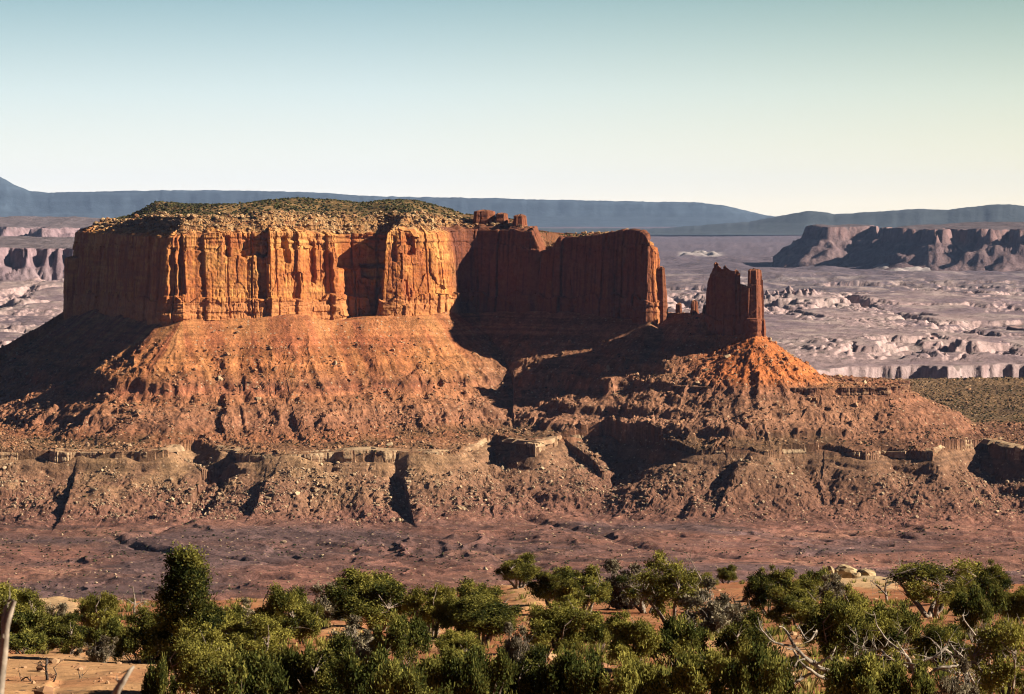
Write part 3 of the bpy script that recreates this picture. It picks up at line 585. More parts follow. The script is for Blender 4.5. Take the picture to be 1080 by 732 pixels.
# ------------------------------------------------------------------ far plain
ALBEDO = np.array((.385, .38, .445), f32)          # bluer tint in the far rock's colour stands in for haze
def far_plain():
    px = np.arange(-190, 1270, 1.5)
    D = np.concatenate([np.arange(4180, 5200, 40), np.arange(5200, 6100, 7), np.arange(6100, 9500, 11), np.arange(9500, 18000, 45), np.arange(18000, 60000, 600)])
    R, K = len(D), len(px)
    y = np.repeat(D[:, None], K, 1).astype(f32); x = ((px[None, :] - CX) / F * D[:, None]).astype(f32); pxx = np.repeat(px[None, :], R, 0).astype(f32)
    base = -313 + 10 * fbm(x / 900, y / 900, 3, 601) - 12 * ss(14000, 20000, y)
    base = base + 62 * ss(6400, 9000, y) * ss(260, 60, pxx)
    ed = np.interp(pxx, [-200, 300, 700, 850, 900, 960, 1000, 1080, 1300], [5350, 5300, 5250, 5450, 5580, 5640, 5570, 5680, 5640]) + 60 * fbm(x / 110, y * 0, 5, 602, .6) + 5 * vn(x / 11, y * 0, 603)
    k = ss(0, 20, y - ed); base = base - (1 - k) * 36 - 0.02 * np.maximum(ed - y, 0)
    # benches, fins and knobs of the canyon country
    zone = ss(5720, 5900, y) * ss(14000, 8600, y) * np.clip(0.85 + 1.1 * fbm(x / 600, y / 800, 3, 604), 0.25, 1.1)
    wx = x + 24 * fbm(x / 60, y / 60, 3, 605); wy = y + 40 * fbm(x / 60, y / 60, 3, 606)
    rg = ridged(wx / 300, wy / 480, 4, 607); nz = (.80 - rg) * 190 + 9 * fbm(wx / 70, wy / 120, 4, 616); stp = 8.5; u = (nz % stp) / stp
    f_ = np.clip(nz - u * stp + stp * ss(.66, .82, u), -12, 32)
    w2, wid2 = worley(wx / 22, wy / 30, 608); fins = np.clip((0.55 - w2) / .25, 0, 1) * (wid2 > .5) * wid2 * 9 * np.clip(-.05 + 2.0 * fbm(x / 200, y / 420, 3, 614), 0, 1)
    z = base + zone * (f_ * .85 + fins * .9) + 3 * fbm(x / 40, y / 60, 4, 609)
    far = ss(9000, 10500, y); z = z + far * 14 * np.clip(fbm(x / 260, y / 420, 4, 610) * 2, -.6, 1.2) * ss(30000, 18000, y)
    # row of hoodoos and a table of rock
    hd = ss(800, 812, pxx) * ss(868, 858, pxx) * ss(8650, 8700, y) * ss(8900, 8850, y); z = z + hd * (8 + 34 * np.clip(vn(x / 9, y / 60, 611) + .1, 0, 1) * (.5 + .5 * vn(x / 40, y / 200, 615)))
    tb = 0 * ss(930, 936, pxx) * ss(986, 983, pxx) * ss(6230, 6260, y) * ss(6460, 6420, y); z = z + tb * 26
    tb2 = 0 * ss(1062, 1070, pxx) * ss(6560, 6600, y) * ss(6900, 6850, y); z = z + tb2 * 20
    dom = ss(915, 935, pxx) * ss(1000, 975, pxx) * ss(13000, 13500, y) * ss(15200, 14200, y); dv = np.clip(fbm(x / 110, y / 260, 3, 612) * 1.6 + .3, 0, 1.2); z = z + dom * 26 * dv
    dom2 = ss(712, 722, pxx) * ss(768, 752, pxx) * ss(17000, 17300, y) * ss(19500, 18800, y); z = z + dom2 * 36 * np.clip(fbm(x / 150, y / 400, 3, 613) * 1.6 + .3, 0, 1.2)
    V = np.stack([x, y, z], -1)
    gy = np.abs(np.gradient(z, axis=1)) / (1.5 * y / F) + np.abs(np.gradient(z, axis=0)) / np.gradient(D)[:, None]
    st = ss(.18, .7, gy)
    c = np.zeros(x.shape + (3,), f32) + np.asarray((.33, .235, .225), f32)
    c = mixc(c, (.56, .40, .33), np.clip(.25 + 1.4 * fbm(x / 220, y / 500, 4, 620), 0, 1) * ss(16000, 9000, y))
    c = mixc(c, (.20, .15, .155), np.clip(1.8 * fbm(x / 300, y / 700, 4, 621), 0, .8))
    c = mixc(c, (.185, .145, .155), ss(8000, 10500, y) * (.80 + .20 * fbm(x / 500, y / 900, 3, 625)) * ss(120, 330, pxx))
    c = mixc(c, (.82, .58, .47), st * 0.85 * ss(17000, 10000, y)); c = mixc(c, lerp(np.array((.40, .28, .24)), np.array((.70, .54, .45)), np.clip(.55 + .9 * fbm(x / 40, z / 5, 3, 626), 0, 1)[..., None]), (ss(-30, 0, y - ed) * ss(60, 20, y - ed) * .85))
    c = mixc(c, (.62, .48, .38), ss(.1, .5, zone) * np.clip(.1 + 1.5 * fbm(x / 60, y / 100, 3, 622), 0, .8))
    c = mixc(c, (.75, .66, .54), np.clip(dom * dv * 1.3 + dom2, 0, .9)); c = mixc(c, (.15, .125, .07), ss(5300, 5000, y) * .8)
    lines = vn(x / 1200, y / 160, 623); c = mixc(c, (.58, .48, .40), np.clip(lines * 2.4 - 1.2, 0, .5) * ss(8000, 9500, y) * ss(14000, 12500, y))
    return make_mesh('plain', V, grid_faces(R, K), M_FAR, c.reshape(-1, 3), True)
tag(link('plain', far_plain()), 'wide pale canyon plain stretching behind the mesa', 'plain', None, 'structure')

def shallow(poly, k=.45): m = 9050.0; return [(a, m + (b - m) * (k if b < 9350 else 1)) for a, b in poly]
def far_mesa(name, poly, zb, zt, ch, label, cols, res=1.3, dstep=28, seed=0, wob=40, slope=0.5, relief=1.0, mat=None, flute=26, fw=110):
    P = densify([(X(a, b), b) for a, b in poly], 140, wob, seed)
    D0 = min(b for a, b in poly) - (zt - zb) / slope - 100; D1 = max(b for a, b in poly) + 60; p0 = min(a for a, b in poly) - 45; p1 = max(a for a, b in poly) + 45
    px = np.arange(p0, p1, res); D = np.concatenate([np.arange(D0, D0 + (D1 - D0) * .75, dstep), np.arange(D0 + (D1 - D0) * .75, D1, dstep * 3)]); R, K = len(D), len(px)
    y = np.repeat(D[:, None], K, 1).astype(f32); x = ((px[None, :] - CX) / F * D[:, None]).astype(f32)
    w1 = fbm(x / 160, y / 160, 4, seed + 1); w2 = fbm(x / 160, y / 160, 4, seed + 2)
    d, s, t = polydist(x + wob * 1.5 * w1, y + wob * 1.5 * w2, P)
    fl = flute * (blocky(s, fw, 0 * s, seed + 4, .2)[0] * .6 + .8 * fbm(s / (fw * .5), s * 0, 3, seed + 5)); dd = d + fl
    cl = ss(dstep * 1.1, -dstep * .2, dd)
    tal = np.maximum(dd, 0) * slope; z = zt - (1 - cl) * ch - np.where(dd > 0, tal, 0)
    z = z + ss(0, 60, dd) * (relief * 16 * (ridged((s + 200 * t) / 130, d / 900, 3, seed + 6) - .6) + relief * 5 * fbm(x / 60, y / 60, 3, seed + 7))
    for q_, a_ in ((.30, .30), (.62, .38)):
        mid = (zt - ch) * (1 - q_) + zb * q_ + 9 * fbm(x / 240, y / 240, 2, seed + 10); w_ = (zt - zb) * .075; u = (z - mid) / w_; z = z + a_ * w_ * 2 * np.tanh(u * 2.2) * np.exp(-(u / 2.4) ** 2)
    z = z + np.where(dd < 0, 0.05 * -dd + 9 * fbm(x / 120, y / 120, 3, seed + 8), 0) * (1 if relief else 0)
    z = np.maximum(z, zb - 60)
    keep = ~((z[:-1, :-1] < zb - 45))
    c = np.zeros(x.shape + (3,), f32) + np.asarray(cols[1], f32)
    c = mixc(c, cols[0], ss(zt - ch - 14, zt - ch + 6, z)); c = mixc(c, cols[2], np.clip(1.5 * fbm(x / 180, z / 16, 3, seed + 9), 0, .7)); c = mixc(c, cols[3], np.where(dd < -20, .85, 0))
    V, f, c = compact(np.stack([x, y, z], -1), grid_faces(R, K, keep), c)
    o = link(name, make_mesh(name, V, f, mat or M_FARCLIFF, c, True)); tag(o, label, 'mesa', None, 'structure'); return o
PK = [(.70, .45, .36), (.46, .30, .25), (.74, .57, .47), (.30, .24, .20)]
PKL = [(.44, .30, .28), (.34, .24, .23), (.52, .38, .34), (.24, .20, .18)]
BR = [(.33, .20, .165), (.27, .18, .16), (.42, .29, .245), (.18, .15, .14)]
far_mesa('distant_mesa', shallow([(-260, 9300), (-200, 9000), (-140, 9300), (-134, 8950), (-70, 9300), (-62, 8900), (-30, 9160), (-27, 8990), (-8, 9120), (-5, 8900), (14, 9080), (17, 8960), (28, 9060), (30, 8900), (42, 9050), (46, 9130), (49, 8950), (62, 9090), (65, 8980), (78, 9120), (84, 8950), (130, 9300), (136, 9000), (230, 9400), (230, 10400), (-260, 10400)]), -262, -140, 46, 'pink fluted cliff band of a distant plateau left of the mesa', PKL, seed=3000, dstep=13, slope=.62, wob=26, flute=15, relief=1.8, fw=42)
far_mesa('distant_mesa', [(-260, 14300), (-160, 13900), (-60, 14500), (-50, 13900), (0, 14500), (6, 13900), (40, 14400), (46, 13900), (90, 14500), (98, 13900), (150, 14500), (260, 14400), (260, 16500), (-260, 16500)], -210, -118, 34, 'pale upper cliff band beyond the pink cliffs at far left', PKL, seed=3100, dstep=34, slope=.5, wob=50, relief=1.6, fw=70)
far_mesa('distant_mesa', [(862, 14900), (885, 14650), (905, 14700), (926, 14500), (934, 14800), (930, 15400), (860, 15400)], -290, -116, 52, 'small brown flat-topped mesa below the skyline, left of the long one', BR, seed=3200, dstep=24, slope=.5, wob=60, relief=2.0)
far_mesa('distant_mesa', [(946, 14100), (965, 13900), (988, 13700), (1000, 14000), (1020, 13700), (1040, 13500), (1056, 13800), (1075, 13500), (1110, 13500), (1200, 13600), (1300, 13800), (1300, 15500), (940, 15500)], -300, -121, 56, 'long brown cliffed mesa at right below the skyline', BR, seed=3300, dstep=22, slope=.5, wob=70, relief=2.0)

far_mesa('rock_table', [(929, 6430), (950, 6330), (984, 6210), (990, 6290), (986, 6480), (940, 6520)], -322, -287, 26, 'small dark-faced rock table standing in the pale canyon country at right', PK, seed=3400, dstep=7, wob=6, slope=.6, relief=.25, flute=5, res=1.0)
far_mesa('rock_table', [(1062, 6830), (1080, 6700), (1110, 6600), (1160, 6650), (1160, 6900), (1070, 6920)], -322, -290, 24, 'dark-faced rock table at the right edge in the pale canyon country', PK, seed=3450, dstep=7, wob=6, slope=.6, relief=.25, flute=5, res=1.0)
def ridge(name, table, D0, yfoot, label, col, depth=5000, seed=0, run=900, px0=-260, px1=1340, bands=False):
    px = np.arange(px0, px1, 2.0); tx = [a for a, b in table]; ty = [b for a, b in table]
    K = len(px); top = np.interp(px, tx, ty) + 0.35 * vn(px / 9, px * 0, seed) + 0.25 * vn(px / 3, px * 0, seed + 1)
    zt = (YH - top) / F * (D0 + run); zf = Z(yfoot, D0)
    rows = []; R = 46
    fr = np.concatenate([np.linspace(0, 1, R), [1.15, 1.6, 3, 5]])
    for q in fr:
        if q <= 1:
            D = D0 + run * q; h = 0.62 * q ** 1.15 + 0.38 * ss(.66, .90, q + .012 * vn(px / 14, px * 0, seed + 3))
            g = (ridged(px / 13 + .5 * vn(px / 30, px * 0 + q * 2, seed + 4), px * 0 + q * 1.2, 3, seed + 5) - .62) * math.sin(math.pi * min(q, .95)) * 0.035
            z = zf + (zt - zf) * np.clip(h + g * 1.0, -.1, 1)
            D = D - 120 * (fbm(px / 50, px * 0 + q * .7, 4, seed + 6)) * (1 - q)
        else:
            D = D0 + run + depth * (q - 1) / 4 + px * 0; z = zt * (1 - .02 * (q - 1)) - (400 if q == 5 else 0)
        rows.append(np.stack([(px - CX) / F * D, D + 0 * px, z], -1))
    V = np.stack(rows, 0); c = np.zeros(V.shape, f32) + np.asarray(col, f32)
    c = mixc(c, np.asarray(col) * 1.35, np.clip(fbm(V[..., 0] / 1500, V[..., 2] / 30, 4, seed + 9) * 1.4, 0, .7))
    o = link(name, make_mesh(name, V, grid_faces(len(fr), K), M_PLATEAU, c.reshape(-1, 3), True)); tag(o, label, 'plateau', None, 'structure'); return o
ridge('plateau', [(-260, 176), (-60, 176), (-25, 180), (0, 186), (14, 194), (30, 201), (48, 203), (90, 202), (190, 200.5), (260, 201), (330, 203), (400, 207), (520, 209), (600, 211), (680, 212.5), (735, 213.5), (760, 216), (785, 222), (805, 228), (830, 231), (1340, 233)], 41000, 240, 'long blue flat-topped plateau along the skyline behind the mesa', (.085, .125, .145), seed=4000, run=1500)  # haze blue is put into this plateau's base colour
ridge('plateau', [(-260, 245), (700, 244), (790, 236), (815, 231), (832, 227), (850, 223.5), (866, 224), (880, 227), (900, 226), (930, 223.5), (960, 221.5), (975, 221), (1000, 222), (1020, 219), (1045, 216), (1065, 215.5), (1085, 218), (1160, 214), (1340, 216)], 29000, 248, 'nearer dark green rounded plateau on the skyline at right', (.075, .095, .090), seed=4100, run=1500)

# ------------------------------------------------------------------ foreground ground
ALBEDO = np.array((.480, .432, .372), f32)
def rim_D(px): return np.interp(px, [-400, 0, 100, 160, 250, 350, 440, 520, 620, 700, 800, 900, 1000, 1080, 1500], [300, 300, 305, 300, 290, 285, 300, 395, 400, 425, 450, 490, 425, 400, 380])
def ground_base(px, D):
    x = X(px, D); z = np.where(D < 115, -1.7 - 0.154 * D, -6 - 0.1169 * D)
    return z + 0.5 * fbm(x / 14, D / 14, 3, 801) * ss(118, 150, D) - 1.3 * ss(128, 100, D) * ss(0, 40, D)
def fg_ground():
    px = np.concatenate([np.arange(-900, -200, 20), np.arange(-200, 1280, 2.0), np.arange(1280, 1980, 20)])
    D = np.concatenate([np.arange(-30, 60, 5), np.arange(60, 110, 1.5), np.geomspace(110, 520, 430), np.array([530, 560, 620, 700, 900, 1300, 1800, 2320])]); R, K = len(D), len(px)
    y = np.repeat(D[:, None], K, 1).astype(f32); pxx = np.repeat(px[None, :], R, 0).astype(f32); x = ((pxx - CX) / F * np.maximum(y, 60)).astype(f32)
    z = ground_base(pxx, np.maximum(y, 0))
    rock = fbm(x / 11, y / 16, 4, 811)
    def patch_(pts): 
        d = polydist(x + 1.5 * fbm(x / 4, y / 6, 3, 812), y + 5 * fbm(x / 5, y / 9, 3, 813), np.array([(X(a, 18372 / (b - 573)), 18372 / (b - 573)) for a, b in pts]))[0]; return d
    near = patch_([(-80, 696), (20, 690), (60, 695), (110, 699), (200, 698), (215, 720), (150, 729), (60, 730), (-80, 730)])
    left = patch_([(38, 633), (60, 631), (84, 636), (82, 650), (60, 654), (40, 648)]); mid = patch_([(334, 658), (374, 656), (372, 673), (340, 674)])
    slabs = [near, left, mid, patch_([(440, 663), (474, 660), (476, 692), (448, 690)]), patch_([(538, 624), (576, 618), (582, 648), (540, 650)]), patch_([(596, 672), (645, 674), (645, 692), (600, 690)]), patch_([(862, 609), (950, 606), (944, 622), (870, 620)]), patch_([(270, 696), (300, 692), (300, 712), (276, 712)])]
    dm = np.minimum.reduce(slabs)
    sl = ss(1.0, -1.0, dm); sl = np.maximum(sl, ss(.38, .5, rock) * .9)
    lay = (z * 1.0 + .8 * fbm(x / 5, y / 12, 3, 814)); u = (lay % .8) / .8
    z = z + sl * (0.35 + .25 * (ss(.6, .8, u) - u)) + (1 - sl) * 0.10 * fbm(x / 1.4, y / 1.4, 3, 815)
    rd = rim_D(pxx) + 22 * fbm(x / 12, y * 0, 3, 816) + 8
    e = y - rd; z = np.where(e > 0, np.maximum(z - 1.6 * e - 8 * ss(0, 4, e), -235 - .055 * (y - 500)), z)
    c = np.zeros(x.shape + (3,), f32) + np.asarray((.42, .175, .085), f32); c = mixc(c, (.50, .27, .14), np.clip(fbm(x / 6, y / 9, 3, 817) * 1.5 + .2, 0, .8))
    c = mixc(c, (.66, .415, .225), sl * .85); c = mixc(c, (.52, .26, .14), sl * np.clip(fbm(x / 5, y / 2.5, 3, 818) * 1.8, 0, .7)); c = mixc(c, (.20, .11, .07), sl * np.clip(fbm(x / 2, y / 3, 3, 819) * 2.2 - .8, 0, .6))
    c = mixc(c, (.70, .53, .33), ss(1, -1, np.minimum(left, slabs[6])) * .7)
    o = link('ground', make_mesh('ground', np.stack([x, y, z], -1), grid_faces(R, K), M_SOIL, c.reshape(-1, 3), True)); tag(o, 'red soil and pale slickrock of the near bench', 'ground', None, 'structure')
    return x, y, z, px, D
GX, GY, GZ, GPX, GD = fg_ground()
def gz(px, D):
    j = int(np.clip(np.searchsorted(GD, D), 1, len(GD) - 1)); i = int(np.clip(np.searchsorted(GPX, px), 0, len(GPX) - 1)); return float(GZ[j, i])
def D_of(yb): return 18372.0 / (yb - 573.0)

# ------------------------------------------------------------------ trees
def tubes(paths, sides=6):
    """paths: list of (points Nx3, radii N) -> V, quads"""
    Vs, Fs = [], []; b = 0
    for P, r in paths:
        P = np.asarray(P, float); r = np.asarray(r, float); n = len(P)
        t = np.gradient(P, axis=0); t /= np.linalg.norm(t, axis=1)[:, None] + 1e-9
        up = np.where(np.abs(t[:, 2:3]) > .9, np.array([[1., 0, 0]]), np.array([[0, 0, 1.]]))
        u = np.cross(t, up); u /= np.linalg.norm(u, axis=1)[:, None] + 1e-9; v = np.cross(t, u)
        a = np.linspace(0, 2 * math.pi, sides, endpoint=False)
        ringv = P[:, None] + r[:, None, None] * (np.cos(a)[None, :, None] * u[:, None] + np.sin(a)[None, :, None] * v[:, None])
        Vs.append(ringv.reshape(-1, 3)); Fs.append(grid_faces(n, sides, wrap=True) + b); b += n * sides
    return np.concatenate(Vs), np.concatenate(Fs)
def bend(p, d, L, r, n=7, wig=.25, up=.1, rng=None, r1=.25):
    pts = [np.array(p, float)]; d = np.array(d, float); d /= np.linalg.norm(d)
    for i in range(n):
        d = d + rng.normal(size=3) * wig / n ** .5 + np.array([0, 0, up / n]); d /= np.linalg.norm(d); pts.append(pts[-1] + d * L / n)
    return np.array(pts), np.linspace(r, r * r1, n + 1)
def tree_variant(kind, seed):
    r = np.random.default_rng(seed); paths = []; clumps = []
    H = dict(juniper=4.0, pinyon=5.2, shrub=2.0, grey=2.2, ragged=4.2)[kind]; W = dict(juniper=4.4, pinyon=3.4, shrub=3.4, grey=3.0, ragged=4.0)[kind]
    if kind == 'pinyon':
        main = bend((0, 0, -.3), (r.normal() * .06, r.normal() * .06, 1), H * .98, .16, 10, .12, .2, r); paths.append(main)
        for i in range(46):
            f = .12 + .86 * (i / 46); p = main[0][min(int(f * 10), 9)]; a = i * 2.4 + r.uniform(-.4, .4); out = W * .5 * (1.08 - f) ** .75 * r.uniform(.6, 1.1)
            L = bend(p, (math.cos(a), math.sin(a), .25), out, .05, 4, .3, .2, r); paths.append(L); clumps.append((L[0][-1], r.uniform(.34, .56))); 
            if out > .9: clumps.append((L[0][2] + r.normal(size=3) * .15, r.uniform(.3, .46)))
    elif kind in ('juniper', 'ragged'):
        nl = int(r.integers(4, 7)); limbs = []
        for i in range(nl):
            a = 6.28 * i / nl + r.uniform(-.5, .5); t = r.uniform(.2, .8)
            L = bend((r.normal() * .1, r.normal() * .1, -.3), (math.cos(a) * t, math.sin(a) * t, 1), H * r.uniform(.5, .76), .13, 8, .28, .1, r, .12); paths.append(L); limbs.append(L[0])
        allp = np.concatenate([l[2:] for l in limbs]); lob = r.uniform(.62, 1.12, 9); full = kind == 'juniper'
        for i in range(70 if full else 44):
            a = r.uniform(0, 6.28); e = math.asin(r.uniform(-.72, 1)); q = lob[int(a / 6.29 * 8)] * (.8 + .25 * math.sin(a * 3 + e * 4 + seed)); q *= r.uniform(.45, 1) ** .5
            c = np.array([math.cos(a) * math.cos(e) * W * .44 * q, math.sin(a) * math.cos(e) * W * .44 * q, H * (.44 + .47 * math.sin(e) * q)])
            b = allp[np.argmin(((allp - c) ** 2).sum(1) + 2 * np.maximum(allp[:, 2] - c[2], 0))]
            Lb = bend(b, c - b + (0, 0, .05), np.linalg.norm(c - b) + .05, .035, 4, .18, .05, r); paths.append(Lb)
            if full or r.random() < .55: clumps.append((c, r.uniform(.20, .50)))
            else:
                for _ in range(4): paths.append(bend(Lb[0][-1], r.normal(size=3) + (0, 0, .6), r.uniform(.3, .8), .018, 4, .5, .1, r))
    elif kind == 'shrub':
        for i in range(36):
            a = r.uniform(0, 6.28); rad = W * .44 * r.random() ** .6; h = H * (.38 + .48 * math.sqrt(max(0, 1 - (rad / (W * .5)) ** 2))) * r.uniform(.6, 1.1)
            L = bend((math.cos(a) * rad * .2, math.sin(a) * rad * .2, -.2), (math.cos(a) * rad, math.sin(a) * rad, h), math.hypot(rad, h) * .95, .03, 5, .25, 0, r); paths.append(L); clumps.append((L[0][-1], r.uniform(.20, .38)))
    else:
        for i in range(34):
            a = r.uniform(0, 6.28); t = r.uniform(.2, 1.1); L = bend((0, 0, -.2), (math.cos(a) * t, math.sin(a) * t, 1), H * r.uniform(.6, 1.05), .035, 6, .4, 0, r); paths.append(L)
            for k in (3, 4, 5, 6):
                for _ in range(2): q = bend(L[0][k], r.normal(size=3) + (0, 0, .7), r.uniform(.3, .7), .014, 4, .5, .1, r); paths.append(q)
                if r.random() < .33: clumps.append((q[0][-1], r.uniform(.16, .3)))
    V, Fq = tubes(paths, 5)
    wood = make_mesh(kind + '_trunk', V, Fq, M_DEAD if kind == 'grey' else M_BARK, None, True)
    # leaf tufts
    cs, ns, ts, sz = [], [], [], []
    for c, R_ in clumps:
        n = int(900 * (R_ / .5) ** 2) + 30; ct = np.clip(.45 + .32 * r.normal(), 0, 1)
        d = r.normal(size=(n, 3)); d /= np.linalg.norm(d, axis=1)[:, None]; rad = R_ * np.where(r.random((n, 1)) < .18, r.uniform(1, 1.45, (n, 1)), r.random((n, 1)) ** .6) * (1 + .35 * vn(d[:, :1] * 2.4 + c[0], d[:, 1:2] * 2.4 + d[:, 2:3] * 1.7 + c[1], seed))
        cs.append(c + d * rad * (1, 1, .82)); ns.append(d + r.normal(size=(n, 3)) * .9 + (0, 0, .2)); ts.append(np.clip(ct + .2 * r.normal(size=n), 0, 1)); sz.append(r.uniform(.55, 1.2, n))
    cs = np.concatenate(cs); ns = np.concatenate(ns); ns /= np.linalg.norm(ns, axis=1)[:, None]; ts = np.concatenate(ts); sz = np.concatenate(sz)[:, None]
    side = np.cross(ns, r.normal(size=ns.shape)); side /= np.linalg.norm(side, axis=1)[:, None] + 1e-9
    ln, wd = (.078, .027) if kind != 'grey' else (.13, .03)
    a = cs - ns * ln * .4 * sz; b = cs + ns * ln * sz; V = np.stack([a - side * wd * sz * .6, a + side * wd * sz * .6, b + side * wd * sz, b - side * wd * sz], 1).reshape(-1, 3)
    crown = make_mesh(kind + '_crown', V, np.arange(len(V)).reshape(-1, 4), dict(shrub=M_SHRUB, grey=M_GREY).get(kind, M_FOL), None, False, np.repeat(ts, 4))
    zt_ = float(np.percentile(V[:, 2], 99.5)); wt_ = float(np.percentile(np.abs(V[:, 0]), 98)) * 2
    return wood, crown, zt_, wt_
VAR = {'juniper': [tree_variant('juniper', 60 + i) for i in range(5)], 'pinyon': [tree_variant('pinyon', 80 + i) for i in range(2)], 'shrub': [tree_variant('shrub', 90 + i) for i in range(4)],
       'grey': [tree_variant('grey', 110 + i) for i in range(3)], 'ragged': [tree_variant('ragged', 130 + i) for i in range(3)]}
J, Pn, S_, G_, Rg = 'juniper', 'pinyon', 'shrub', 'grey', 'ragged'
NAME = {J: ('juniper_tree', 'tree'), Pn: ('pinyon_tree', 'tree'), S_: ('shrub', 'shrub'), G_: ('dry_shrub', 'shrub'), Rg: ('juniper_tree', 'tree')}
